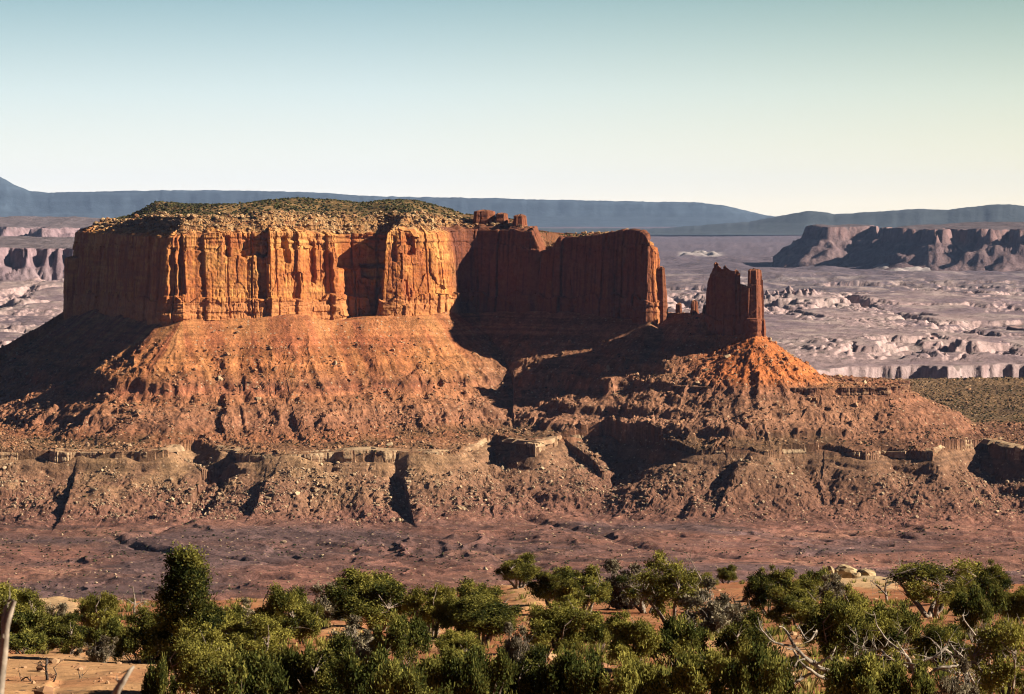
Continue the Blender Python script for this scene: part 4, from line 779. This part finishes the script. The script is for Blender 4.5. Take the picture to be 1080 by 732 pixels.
# column, top row, bottom row, width, kind, label
TREES = [
 (14, 616, 668, 56, J, 'dark juniper at the left frame edge behind a leaning bare pole'),
 (34, 646, 682, 62, S_, 'broad olive shrub right of the leaning bare pole at far left'),
 (30, 668, 694, 70, S_, 'yellow-green low shrub bordering the orange slickrock slab at far left'),
 (72, 652, 690, 52, J, 'squat juniper in the thicket just above the orange slickrock slab'),
 (62, 638, 668, 40, G_, 'brownish bare bush in front of the pale slab at the left rim'),
 (106, 672, 704, 40, G_, 'grey-olive rounded bush standing on the edge of the orange slickrock'),
 (106, 628, 676, 46, J, 'bushy juniper left of the bare grey snag at the left rim'),
 (120, 654, 694, 48, S_, 'mid green shrub below the bare grey snag'),
 (150, 664, 702, 56, S_, 'leafy shrub with pale stems left of the tallest pinyon'),
 (166, 644, 686, 40, J, 'small juniper between the bare grey snag and the tallest pinyon'),
 (205, 586, 702, 78, Pn, 'tallest dark conical pinyon rising above the whole thicket at left'),
 (228, 640, 700, 66, J, 'dense juniper tucked against the right foot of the tallest pinyon'),
 (208, 664, 728, 78, J, 'broad dark juniper in front of the tallest pinyon'),
 (258, 652, 712, 70, J, 'wide juniper right of the tallest pinyon with a pale rock beside it'),
 (252, 690, 744, 84, S_, 'dark leafy shrub at the bottom edge below the tallest pinyon'),
 (252, 634, 668, 44, G_, 'thin grey twiggy bush between the tallest pinyon and its right neighbour'),
 (296, 621, 684, 64, J, 'two-toned juniper standing alone right of the tallest pinyon'),
 (320, 632, 676, 36, J, 'narrow lime juniper hugging the right side of the two-toned juniper'),
 (310, 684, 736, 60, S_, 'rounded shrub at lower left of centre beside a pale rock'),
 (350, 616, 656, 50, G_, 'bare pinkish-grey bush left of the wide spreading juniper on the rim'),
 (398, 606, 664, 84, J, 'wide spreading juniper with pale forked trunk on the rim left of centre'),
 (382, 654, 700, 62, G_, 'grey twiggy thicket below the wide spreading juniper'),
 (420, 650, 702, 56, S_, 'olive shrub under the pale forked trunk of the wide juniper'),
 (346, 678, 738, 70, J, 'bushy green juniper at the bottom edge with a curved dead branch'),
 (396, 690, 746, 76, S_, 'dark green shrub at the bottom edge left of the brightest bush'),
 (428, 704, 752, 70, S_, 'brightest yellow-green bush at the bottom edge left of centre'),
 (456, 620, 670, 50, J, 'upright juniper left of centre behind a flat reddish ledge'),
 (476, 626, 680, 40, J, 'slim juniper right of the upright one left of centre'),
 (506, 614, 662, 56, J, 'very dark flat-crowned juniper near the rim at centre'),
 (514, 634, 682, 64, J, 'yellow-green juniper in front of the dark flat-crowned one'),
 (488, 668, 700, 46, J, 'dark low juniper beside the reddish ledge at centre'),
 (470, 690, 744, 70, S_, 'lime shrub at the bottom edge slightly left of centre'),
 (504, 688, 746, 72, S_, 'large bright olive shrub at the bottom edge at centre'),
 (548, 587, 622, 44, J, 'small round juniper standing clear on the rim at centre'),
 (546, 660, 706, 34, G_, 'grey twiggy bush with bare stems right of centre ledges'),
 (582, 600, 644, 44, J, 'juniper with a dark shaded left half on the rim right of centre'),
 (618, 601, 648, 56, J, 'round juniper with yellow-green top next to the red soil clearing'),
 (590, 634, 690, 84, J, 'large dense juniper in the middle above a patch of pale ledges'),
 (556, 690, 742, 64, J, 'dark juniper at the bottom edge right of centre'),
 (606, 690, 744, 72, S_, 'olive-green shrub at the bottom edge below the large dense juniper'),
 (662, 594, 644, 58, G_, 'bare grey dead-looking bush on the rim left of the tall ragged juniper'),
 (684, 606, 646, 40, Rg, 'thin half-bare juniper touching the left side of the tall ragged juniper'),
 (712, 588, 656, 50, Rg, 'tall ragged juniper with notched top on the rim right of centre'),
 (766, 597, 614, 22, J, 'tiny lone bush on the very rim against the purple slope'),
 (741, 606, 622, 20, J, 'tiny low bush on the rim just right of the tall ragged juniper'),
 (758, 614, 668, 68, G_, 'brown-grey open bush right of the tall ragged juniper'),
 (664, 650, 708, 56, J, 'dark juniper below the red soil clearing right of centre'),
 (712, 654, 706, 64, S_, 'olive shrub with a slender white dead stem beside it'),
 (786, 650, 706, 54, J, 'green juniper left of the long bleached fallen branch'),
 (736, 688, 746, 84, S_, 'bright leafy shrub at the bottom edge below the white stem'),
 (664, 698, 746, 66, S_, 'yellow-green low shrub at the bottom edge under the dark juniper'),
 (802, 684, 748, 66, S_, 'bright yellow-green shrub left of the pale arched dead branch'),
 (810, 600, 646, 50, J, 'dark dense juniper on the rim left of the pale rim boulders'),
 (842, 604, 648, 44, J, 'lighter juniper joined to the dark one left of the pale rim boulders'),
 (866, 602, 630, 38, S_, 'low green shrub directly left of the pale rim boulders'),
 (880, 606, 634, 30, G_, 'brown bush in front of the pale rim boulders'),
 (844, 626, 660, 56, J, 'low juniper beside the bare red clearing right of centre'),
 (884, 624, 696, 72, J, 'big dark juniper behind the tangle of bleached branches'),
 (924, 634, 692, 64, J, 'olive juniper right of the big dark one behind bleached branches'),
 (908, 694, 748, 76, S_, 'shadowy shrub at the bottom edge among bleached branches'),
 (944, 640, 688, 56, S_, 'yellow-green shrub beside the small red clearing at right'),
 (982, 594, 648, 64, Rg, 'ragged juniper with dead spiky tops on the rim at right'),
 (1040, 594, 638, 54, J, 'dark round-crowned juniper on the rim near the right edge'),
 (1018, 606, 640, 30, J, 'small dark juniper hugging the left of the round-crowned one'),
 (1032, 620, 680, 56, S_, 'bright lime bush below the dark round-crowned juniper'),
 (1074, 620, 666, 40, J, 'dark juniper cut by the right frame edge'),
 (988, 660, 700, 60, J, 'dark low juniper behind the right-hand bleached branches'),
 (1058, 658, 736, 60, Rg, 'half-bare juniper tangle in the lower right corner'),
 (958, 700, 748, 60, S_, 'small dim bush under the right-hand bleached branches'),
 (1012, 698, 750, 56, G_, 'dry grey bush at the bottom edge near the right corner'),
 (170, 700, 742, 34, S_, 'small leafy shrub at the bottom edge right of the burnt stump'),
 (632, 650, 690, 30, S_, 'small bush beside a flat pinkish ledge right of centre'),
]
def root(name, loc):
    o = bpy.data.objects.new(name, None); C.objects.link(o); o.location = loc; o.empty_display_size = .5; return o
for i, (px, yt, yb, w, kind, label) in enumerate(TREES):
    D = D_of(yb + 2.0); wood, crown, h0, w0 = VAR[kind][i % len(VAR[kind])]
    zg = gz(px, D); h = Z(yt, D) - zg; ww = w / F * D
    o = root(NAME[kind][0], (X(px, D), D, zg)); tag(o, label, NAME[kind][1], 'trees and shrubs on the near bench')
    sx = ww / w0 * dict(pinyon=.90, shrub=1.10, juniper=.97, ragged=1.25, grey=1.0)[kind]; sz_ = h / h0 * 1.02
    a = RNG.uniform(0, 6.28)
    o.rotation_euler = (0, 0, a); o.scale = (sx, sx, sz_)
    link('trunk', wood, o); link('crown', crown, o)

# undergrowth: grass tufts and seedlings nobody could count
def undergrowth(n, mat, name, label, hgt, blades, seed, spread):
    r = np.random.default_rng(seed); yb = r.uniform(612, 745, n * 3); px = r.uniform(-30, 1110, n * 3); D = D_of(yb)
    ok = (D < rim_D(px) - 4) & (vn(px / 60, yb / 14, seed) > -.35) & ~((px < 205) & (yb > 688)) & ~((px > 590) & (px < 720) & (yb > 640) & (yb < 662)); px, D = px[ok][:n], D[ok][:n]
    Vs, ts = [], []
    for a, d in zip(px, D):
        x, z = X(a, d), gz(a, d); k = blades; th = r.uniform(0, 6.28, k); rr = r.uniform(.1, 1, k) * spread; h = hgt * r.uniform(.4, 1.1, k)
        b = np.stack([x + np.cos(th) * rr * .5, d + np.sin(th) * rr * .5, np.full(k, z - .03)], -1); t_ = np.stack([x + np.cos(th) * rr * 1.4, d + np.sin(th) * rr * 1.4, z + h], -1)
        sd = np.stack([-np.sin(th + 1), np.cos(th + 1), 0 * th], -1) * .03
        Vs.append(np.stack([b - sd, b + sd, t_ + sd * .6, t_ - sd * .6], 1).reshape(-1, 3)); ts.append(np.full(k * 4, np.clip(.5 + .3 * r.normal(), 0, 1)))
    V = np.concatenate(Vs); o = link(name, make_mesh(name, V, np.arange(len(V)).reshape(-1, 4), mat, None, False, np.concatenate(ts))); tag(o, label, 'grass', None, 'stuff')
undergrowth(700, M_GRASS, 'grass', 'dry grass tufts between the junipers', .45, 26, 5, .3)
undergrowth(850, M_SHRUB, 'ground_cover', 'low green seedlings between the junipers', .6, 46, 6, .42)

r_ = np.random.default_rng(77); NP = 5200; pb = r_.uniform(612, 742, NP); pp = r_.uniform(-30, 1110, NP); pD = D_of(pb); ok = pD < rim_D(pp) - 2; pp, pD = pp[ok], pD[ok]
PP = np.stack([X(pp, pD), pD, np.array([gz(a, d) for a, d in zip(pp, pD)])], -1); ps_ = np.clip(.045 * (1 - r_.random(len(pp))) ** -.5, .045, .42)
o = link('pebbles', blob_mesh('pebbles', PP, ps_, M_SLAB, lerp(np.array([[.30, .15, .09]]), np.array([[.66, .46, .30]]), r_.random((len(pp), 1))), None, .7, .3, .1)); tag(o, 'small loose stones on the red soil and slickrock', 'pebbles', None, 'stuff')
# ------------------------------------------------------------------ dead wood
def dead_tree(name, label, D, trunk, branches, mat, base_sink=True, cat='dead tree', seed=0, depth=.5):
    r = np.random.default_rng(seed); kk = D / F
    def conv(poly, d0=0):
        pts, rad = [], []; n = len(poly)
        for i, (a, b, w) in enumerate(poly):
            off = d0 + depth * math.sin(i * 1.7 + seed) * .5 + depth * r.uniform(-.3, .3); d = D + off
            pts.append((X(a, D), d, Z(b, D))); rad.append(w * kk * .40)
        pts = np.array(pts); rad = np.array(rad); t = np.linspace(0, n - 1, (n - 1) * 5 + 1)
        P_ = np.stack([np.interp(t, range(n), pts[:, k]) for k in range(3)], -1); P_[1:-1] += r.normal(size=P_[1:-1].shape) * kk * .55
        P_[1:-1] = .25 * P_[:-2] + .5 * P_[1:-1] + .25 * P_[2:]
        return P_, np.maximum(np.interp(t, range(n), rad), kk * .25)
    a0, b0, w0 = trunk[0]; zg = gz(a0, D)
    base = np.array([X(a0, D), D, zg])
    if Z(b0, D) > zg: trunk = [(a0, YH - (zg - .3) / kk, w0 * 1.25)] + list(trunk)
    o = root(name, tuple(base)); tag(o, label, cat)
    def add(nm, paths):
        V, Fq = tubes(paths, 7); link(nm, make_mesh(nm, V - base, Fq, mat, None, True), o)
    add('trunk', [conv(trunk)])
    for k, br in enumerate(branches):
        P_, R_ = conv(br, 0); ps = [(P_, R_)]
        for _ in range(6):
            j = r.integers(len(P_) // 4, len(P_)); ps.append(bend(P_[j], r.normal(size=3) + (0, -.2, .4), r.uniform(5, 22) * kk, max(R_[j] * .5, kk * .35), 5, .5, .1, r))
        add('branch', ps)
dead_tree('dead_tree', 'sprawling bleached dead juniper with a long branch reaching up-left, lower right', 118, [(893, 742, 9), (889, 722, 9), (884, 710, 8)],
          [[(884, 710, 7), (866, 706, 6.5), (850, 694, 5.5), (838, 682, 4.5), (828, 663, 3), (821, 660, 1.5)], [(850, 694, 4), (862, 700, 4), (878, 690, 2.5), (881, 682, 1.5)], [(838, 682, 3), (818, 679, 3), (802, 664, 2), (799, 650, 1)],
           [(889, 722, 6), (868, 716, 5), (852, 704, 4), (842, 696, 2.5), (838, 688, 1.5)], [(866, 706, 3), (846, 716, 4), (834, 720, 4), (832, 728, 2)], [(858, 674, 1.5), (863, 664, 2.5), (852, 676, 2.5), (846, 668, 2), (842, 660, 1.2)], [(889, 722, 4), (902, 714, 3), (899, 704, 2), (897, 700, 1.2)]], M_DEAD, seed=1)
dead_tree('dead_tree', 'bleached dead juniper with a straight stub and crossing limbs near the right corner', 120, [(972, 744, 9), (968, 722, 8), (964, 708, 7)],
          [[(964, 708, 5), (958, 694, 4), (950, 686, 3), (938, 678, 3), (926, 662, 2), (920, 644, 1.4)], [(964, 708, 5), (972, 696, 4.5), (984, 692, 4), (999, 682, 4.5)], [(964, 708, 4), (950, 700, 3), (934, 690, 2.5), (931, 688, 2)], [(968, 722, 5), (988, 704, 4), (1002, 703, 4.5), (1012, 702, 3)],
           [(906, 696, 2.8), (909, 684, 2.8), (911, 674, 2)], [(946, 672, 1.4), (950, 661, 2)], [(964, 708, 3.5), (954, 690, 2.5), (946, 676, 1.6)]], M_DEAD, seed=2)
dead_tree('dead_tree', 'dead juniper of grey crooked limbs in the lower right corner of the view', 122, [(1022, 744, 9), (1020, 724, 8), (1018, 708, 6)],
          [[(1018, 708, 5), (1016, 694, 4), (1006, 684, 3), (1002, 678, 2)], [(1018, 708, 4), (1030, 690, 3.5), (1042, 684, 3), (1030, 672, 3), (1018, 656, 2.2), (1014, 648, 1.2)], [(1020, 724, 6), (1040, 714, 5), (1056, 700, 4), (1062, 690, 2.5), (1066, 676, 1.2)], [(1016, 694, 3), (1028, 688, 3), (1040, 682, 1.5)],
           [(1000, 732, 5), (1018, 722, 6), (1022, 716, 3)], [(1042, 716, 2), (1043, 700, 1.6), (1044, 684, 1.2)]], M_DEAD, seed=3)
dead_tree('snag', 'bare grey snag with short side arms on the left rim', 225, [(142, 668, 3), (142, 650, 3), (141.5, 634, 2.4), (140, 618, 1)],
          [[(142, 652, 2), (132, 650, 1.6), (122, 654, 1)], [(142, 648, 2), (152, 646, 1.5), (160, 651, 1)], [(141.5, 640, 1.8), (150, 634, 1.2), (156, 636, .8)], [(141.5, 636, 1.6), (133, 631, 1.2), (127, 632, .8)]], M_DEAD, seed=4, cat='snag')
dead_tree('snag', 'dark forked snag right of the pale rim boulders', 300, [(936, 640, 4), (935, 628, 3.4), (934, 618, 2.6), (935, 610, 1.6), (940, 606, 1)], [[(935, 628, 2.6), (928, 620, 2), (918, 612, 1.2)], [(934, 618, 2), (944, 614, 1.6), (950, 610, .8)]], M_BARK, seed=5, cat='snag')
dead_tree('snag', 'slender white dead stem standing among olive shrubs right of centre', 150, [(741, 706, 3.2), (738, 688, 3.2), (735, 676, 2.6), (732, 664, 2), (734, 658, 1.2)], [[(735, 676, 1.8), (727, 668, 1.2), (724, 662, .8)]], M_DEAD, seed=6, cat='snag')
dead_tree('snag', 'short pale dead trunk with spread limbs in the bare bush on the rim', 262, [(680, 646, 3), (678, 632, 2.6), (680, 620, 2), (678, 606, 1)], [[(678, 632, 2.2), (670, 634, 2), (664, 624, 1.2), (660, 612, .8)], [(680, 620, 1.6), (690, 612, 1.2), (694, 604, .8)], [(679, 626, 1.6), (668, 616, 1), (664, 604, .7)]], M_DEAD, seed=7, cat='snag')
dead_tree('burnt_stump', 'small black burnt stump with curled roots on the orange slickrock', 122, [(49, 724, 4.5), (49, 712, 3.8), (50, 702, 3.4), (49, 696, 4)], [[(49, 706, 2), (44, 702, 1.3), (42, 697, .9)], [(49, 724, 3.5), (36, 724, 2.6), (26, 722, 2.2), (22, 718, 1.8), (28, 714, 1.8), (34, 718, 1.6), (30, 723, 1.2)], [(50, 722, 3), (58, 718, 2.2), (60, 710, 1.4), (56, 704, .9)], [(50, 724, 3), (62, 728, 2.2), (72, 732, 1.6)]], M_CHAR, seed=8, cat='stump', depth=.25)
dead_tree('snag', 'thin dark twig standing on the slickrock right of the burnt stump', 124, [(84, 726, 2.2), (85, 718, 1.8), (83, 708, 1)], [[(85, 718, 1.2), (87, 714, .8), (88, 711, .6)]], M_BARK, seed=9, cat='twig', depth=.1)
dead_tree('leaning_pole', 'pale leaning bare pole close to the camera at the left edge', 26, [(-6, 790, 14), (0, 720, 13), (4, 680, 12), (8, 655, 10), (16, 633, 6)], [[(4, 672, 7), (4, 652, 6), (8, 636, 4), (12, 632, 3)]], M_DEAD, seed=10, cat='pole', depth=.06)
dead_tree('broken_branch', 'close pale broken branch with dark tip poking up at lower left', 26, [(104, 770, 14), (118, 740, 12), (126, 724, 10), (136, 709, 6), (140, 704, 4)], [[(126, 724, 6), (132, 716, 6), (138, 707, 5)]], M_DEAD, seed=11, cat='branch', depth=.06)
dead_tree('snag', 'curved grey dead branch standing in the bushy juniper at the bottom left of centre', 126, [(338, 744, 4), (336, 722, 3.6), (330, 708, 3), (326, 696, 2)], [[(336, 722, 2.2), (344, 712, 1.6), (346, 704, 1)]], M_DEAD, seed=12, cat='snag', depth=.3)

def tangle(label, pts, D, seed, n):
    r = np.random.default_rng(seed); br = []
    for _ in range(n):
        a, b = r.uniform(*pts[0]), r.uniform(*pts[1]); th = r.uniform(.15, 2.9); L_ = r.uniform(16, 46); w_ = r.uniform(1.4, 3.6); q = [(a, b, w_)]
        for k in range(4): th += r.normal() * .3; a += math.cos(th) * L_ / 4; b -= math.sin(th) * L_ / 4 * .7; q.append((a, b, w_ * (1 - .2 * (k + 1))))
        br.append(q)
    dead_tree('fallen_branches', label, D, [(sum(pts[0]) / 2, 742, 5), (sum(pts[0]) / 2 + 3, 722, 4), (sum(pts[0]) / 2 - 4, 708, 3)], br, M_DEAD, seed=seed, cat='branches', depth=1.2)
tangle('low tangle of fallen grey branches left of the sprawling bleached juniper', ((806, 846), (690, 734)), 117, 31, 8)
tangle('tangle of thin grey branches between the two bleached dead junipers', ((900, 950), (684, 734)), 119, 32, 9)
tangle('dense pile of crooked grey branches in front of the lower right corner junipers', ((985, 1064), (676, 734)), 121, 33, 13)
# ------------------------------------------------------------------ rocks on the near rim
def rim_rock(label, px, yt, yb, w, D, seed, flat=1.0, col=(.66, .53, .35)):
    r = np.random.default_rng(seed); v = IV2.astype(float).copy()
    v = np.sign(v) * np.abs(v) ** .75
    for _ in range(5):
        n = r.normal(size=3); n /= np.linalg.norm(n); dd = v @ n; v = v - np.outer(np.maximum(dd - .72, 0), n)
    v += .05 * r.normal(size=v.shape); v[:, 2] += .12 * np.sin(v[:, 0] * 3 + seed)
    h = (yb - yt) / F * D; ww = w / F * D
    v = v * (ww / 2, ww / 2.4 * flat, h / 2 * 1.1)
    c = np.repeat(np.array([col]), len(v), 0) * (.85 + .3 * vn(v[:, 0] * 2, v[:, 2] * 5, seed)[:, None])
    o = link('rock', make_mesh('rock', v, IF2, M_SLAB, c, False), None, (X(px, D), D, Z((yt + yb) / 2 + 1, D))); tag(o, label, 'rock'); o.rotation_euler = (0, 0, r.uniform(-.3, .3))
for a in (('largest pale domed boulder perched on the near rim', 892, 595, 609, 27, 470, 1), ('small dark-sided boulder left of the domed rim boulder', 875, 597, 607, 10, 466, 2), ('flat pale slab leaning right of the domed rim boulder', 915, 600, 611, 22, 462, 3, 1.2),
          ('broad low pale slab at the foot of the rim boulders', 922, 608, 616, 40, 448, 4, 1.6), ('thin pale slab jutting right toward the forked snag', 948, 609, 614, 34, 440, 5, 1.5), ('squat pale stone between domed boulder and leaning slab', 903, 603, 610, 10, 460, 6),
          ('grey slanted ledge block left of centre above a red scarp', 452, 663, 673, 26, 190, 7, 1.4, (.46, .34, .24)), ('pale stone beside the junipers at the lower left', 285, 696, 708, 20, 144, 8, 1.0, (.66, .43, .25)), ('reddish flat ledge block below the bare bush left of centre', 352, 655, 663, 34, 214, 9, 1.5, (.50, .24, .13)),
          ('pinkish layered ledge block right of the large dense juniper', 622, 674, 688, 44, 168, 10, 1.4, (.55, .30, .18)), ('pale flat stone on the red clearing left of the rim boulders', 798, 628, 640, 34, 300, 11, 1.5, (.52, .27, .15))):
    rim_rock(*a)

# ------------------------------------------------------------------ haze, sky, sun, camera
import bmesh
bm = bmesh.new(); bmesh.ops.create_cube(bm, size=1.0); me = bpy.data.meshes.new('haze'); bm.to_mesh(me); bm.free()
hz = link('haze', me, None, (0, 29500, 70)); hz.scale = (52000, 60000, 1010); tag(hz, 'thin blue haze over the far plain', 'haze', None, 'stuff')
m, nt, N, L = nodes_of('haze_air'); out = N.new('ShaderNodeOutputMaterial'); pv = N.new('ShaderNodeVolumePrincipled')
pv.inputs['Density'].default_value = 0.46e-5; pv.inputs['Color'].default_value = (.40, .58, 1.0, 1); pv.inputs['Anisotropy'].default_value = 0.0
L.new(pv.outputs[0], out.inputs['Volume']); me.materials.append(m)

SUN_EL, SUN_AZ = math.radians(27.5), math.radians(83)     # azimuth measured from "behind the camera" towards the right
sd = np.array([math.cos(SUN_EL) * math.sin(SUN_AZ), -math.cos(SUN_EL) * math.cos(SUN_AZ), math.sin(SUN_EL)])
from mathutils import Vector
sl = bpy.data.lights.new('sun', 'SUN'); sl.energy = 5.0; sl.angle = math.radians(.5); sl.color = (1.0, .89, .73)
so = bpy.data.objects.new('sun', sl); C.objects.link(so); so.rotation_euler = Vector((-sd[0], -sd[1], -sd[2])).to_track_quat('-Z', 'Y').to_euler(); so.location = (0, 0, 500)
w = bpy.data.worlds.new('World'); bpy.context.scene.world = w; w.use_nodes = True; nt = w.node_tree; N, L = nt.nodes, nt.links; N.clear()
wo = N.new('ShaderNodeOutputWorld'); bg = N.new('ShaderNodeBackground'); sky = N.new('ShaderNodeTexSky'); sky.sky_type = 'NISHITA'; sky.sun_disc = False
sky.sun_elevation = SUN_EL; sky.sun_rotation = math.atan2(sd[0], sd[1]); sky.dust_density = .2; sky.air_density = .10; sky.altitude = 1800
bg.inputs['Strength'].default_value = 0.05
tc = N.new('ShaderNodeTexCoord'); sp = N.new('ShaderNodeSeparateXYZ'); L.new(tc.outputs['Generated'], sp.inputs[0])
ramp = N.new('ShaderNodeValToRGB'); L.new(sp.outputs['Z'], ramp.inputs['Fac'])
SKY_GAIN = 7.5
el = ramp.color_ramp; el.elements[0].position = 0.0; el.elements[0].color = (.98, .91, .78, 1); el.elements[1].position = .080; el.elements[1].color = (.27, .39, .43, 1)
for p, c in ((.005, (.90, .87, .78)), (.021, (.78, .81, .75)), (.038, (.64, .74, .73)), (.056, (.46, .60, .62)), (.070, (.33, .49, .53))):
    e = el.elements.new(p); e.color = (*c, 1)
sc = N.new('ShaderNodeVectorMath'); sc.operation = 'SCALE'; sc.inputs['Scale'].default_value = SKY_GAIN; L.new(ramp.outputs['Color'], sc.inputs[0])
# warmer towards the sun's side
wm = N.new('ShaderNodeMapRange'); wm.inputs['From Min'].default_value = -.05; wm.inputs['From Max'].default_value = .19; L.new(sp.outputs['X'], wm.inputs['Value'])
tint = N.new('ShaderNodeMix'); tint.data_type = 'RGBA'; tint.blend_type = 'MULTIPLY'; L.new(wm.outputs['Result'], tint.inputs['Factor']); L.new(sc.outputs['Vector'], tint.inputs[6]); tint.inputs[7].default_value = (.99, .93, .77, 1)
mk = N.new('ShaderNodeMapRange'); mk.interpolation_type = 'SMOOTHSTEP'; mk.inputs['From Min'].default_value = .072; mk.inputs['From Max'].default_value = .105; L.new(sp.outputs['Z'], mk.inputs['Value'])
ma = N.new('ShaderNodeMapRange'); ma.interpolation_type = 'SMOOTHSTEP'; ma.inputs['From Min'].default_value = .90; ma.inputs['From Max'].default_value = .55; L.new(sp.outputs['Y'], ma.inputs['Value'])
mxx = N.new('ShaderNodeMath'); mxx.operation = 'MAXIMUM'; L.new(mk.outputs['Result'], mxx.inputs[0]); L.new(ma.outputs['Result'], mxx.inputs[1])
mx = N.new('ShaderNodeMix'); mx.data_type = 'RGBA'; L.new(mxx.outputs[0], mx.inputs['Factor']); L.new(tint.outputs[2], mx.inputs[6]); L.new(sky.outputs['Color'], mx.inputs[7])
lo = N.new('ShaderNodeMapRange'); lo.inputs['From Min'].default_value = -.004; lo.inputs['From Max'].default_value = -.03; L.new(sp.outputs['Z'], lo.inputs['Value'])
mg = N.new('ShaderNodeMix'); mg.data_type = 'RGBA'; L.new(lo.outputs['Result'], mg.inputs['Factor']); L.new(mx.outputs[2], mg.inputs[6]); mg.inputs[7].default_value = (1.2, .8, .6, 1)   # ground beyond the model
L.new(mg.outputs[2], bg.inputs['Color']); L.new(bg.outputs[0], wo.inputs['Surface'])

cam = bpy.data.cameras.new('camera'); co = bpy.data.objects.new('camera', cam); C.objects.link(co); bpy.context.scene.camera = co
cam.sensor_width = 36; cam.lens = F * 36 / 1080; cam.shift_y = -(366 - YH) / 1080; co.rotation_euler = (math.radians(90), 0, 0); cam.clip_start = .5; cam.clip_end = 120000
cam.dof.use_dof = True; cam.dof.focus_distance = 2500; cam.dof.aperture_fstop = 6.3
scn = bpy.context.scene; scn.render.engine = 'CYCLES'
vs = scn.view_settings; vs.view_transform = 'Standard'; vs.look = 'None'; vs.gamma = 1; vs.exposure = 1.64; vs.use_curve_mapping = False
cy = scn.cycles; cy.max_bounces = 4; cy.diffuse_bounces = 1; cy.volume_bounces = 0; cy.transmission_bounces = 2; cy.use_denoising = True; cy.sample_clamp_indirect = 4; scn.cycles.filter_width = 1.1
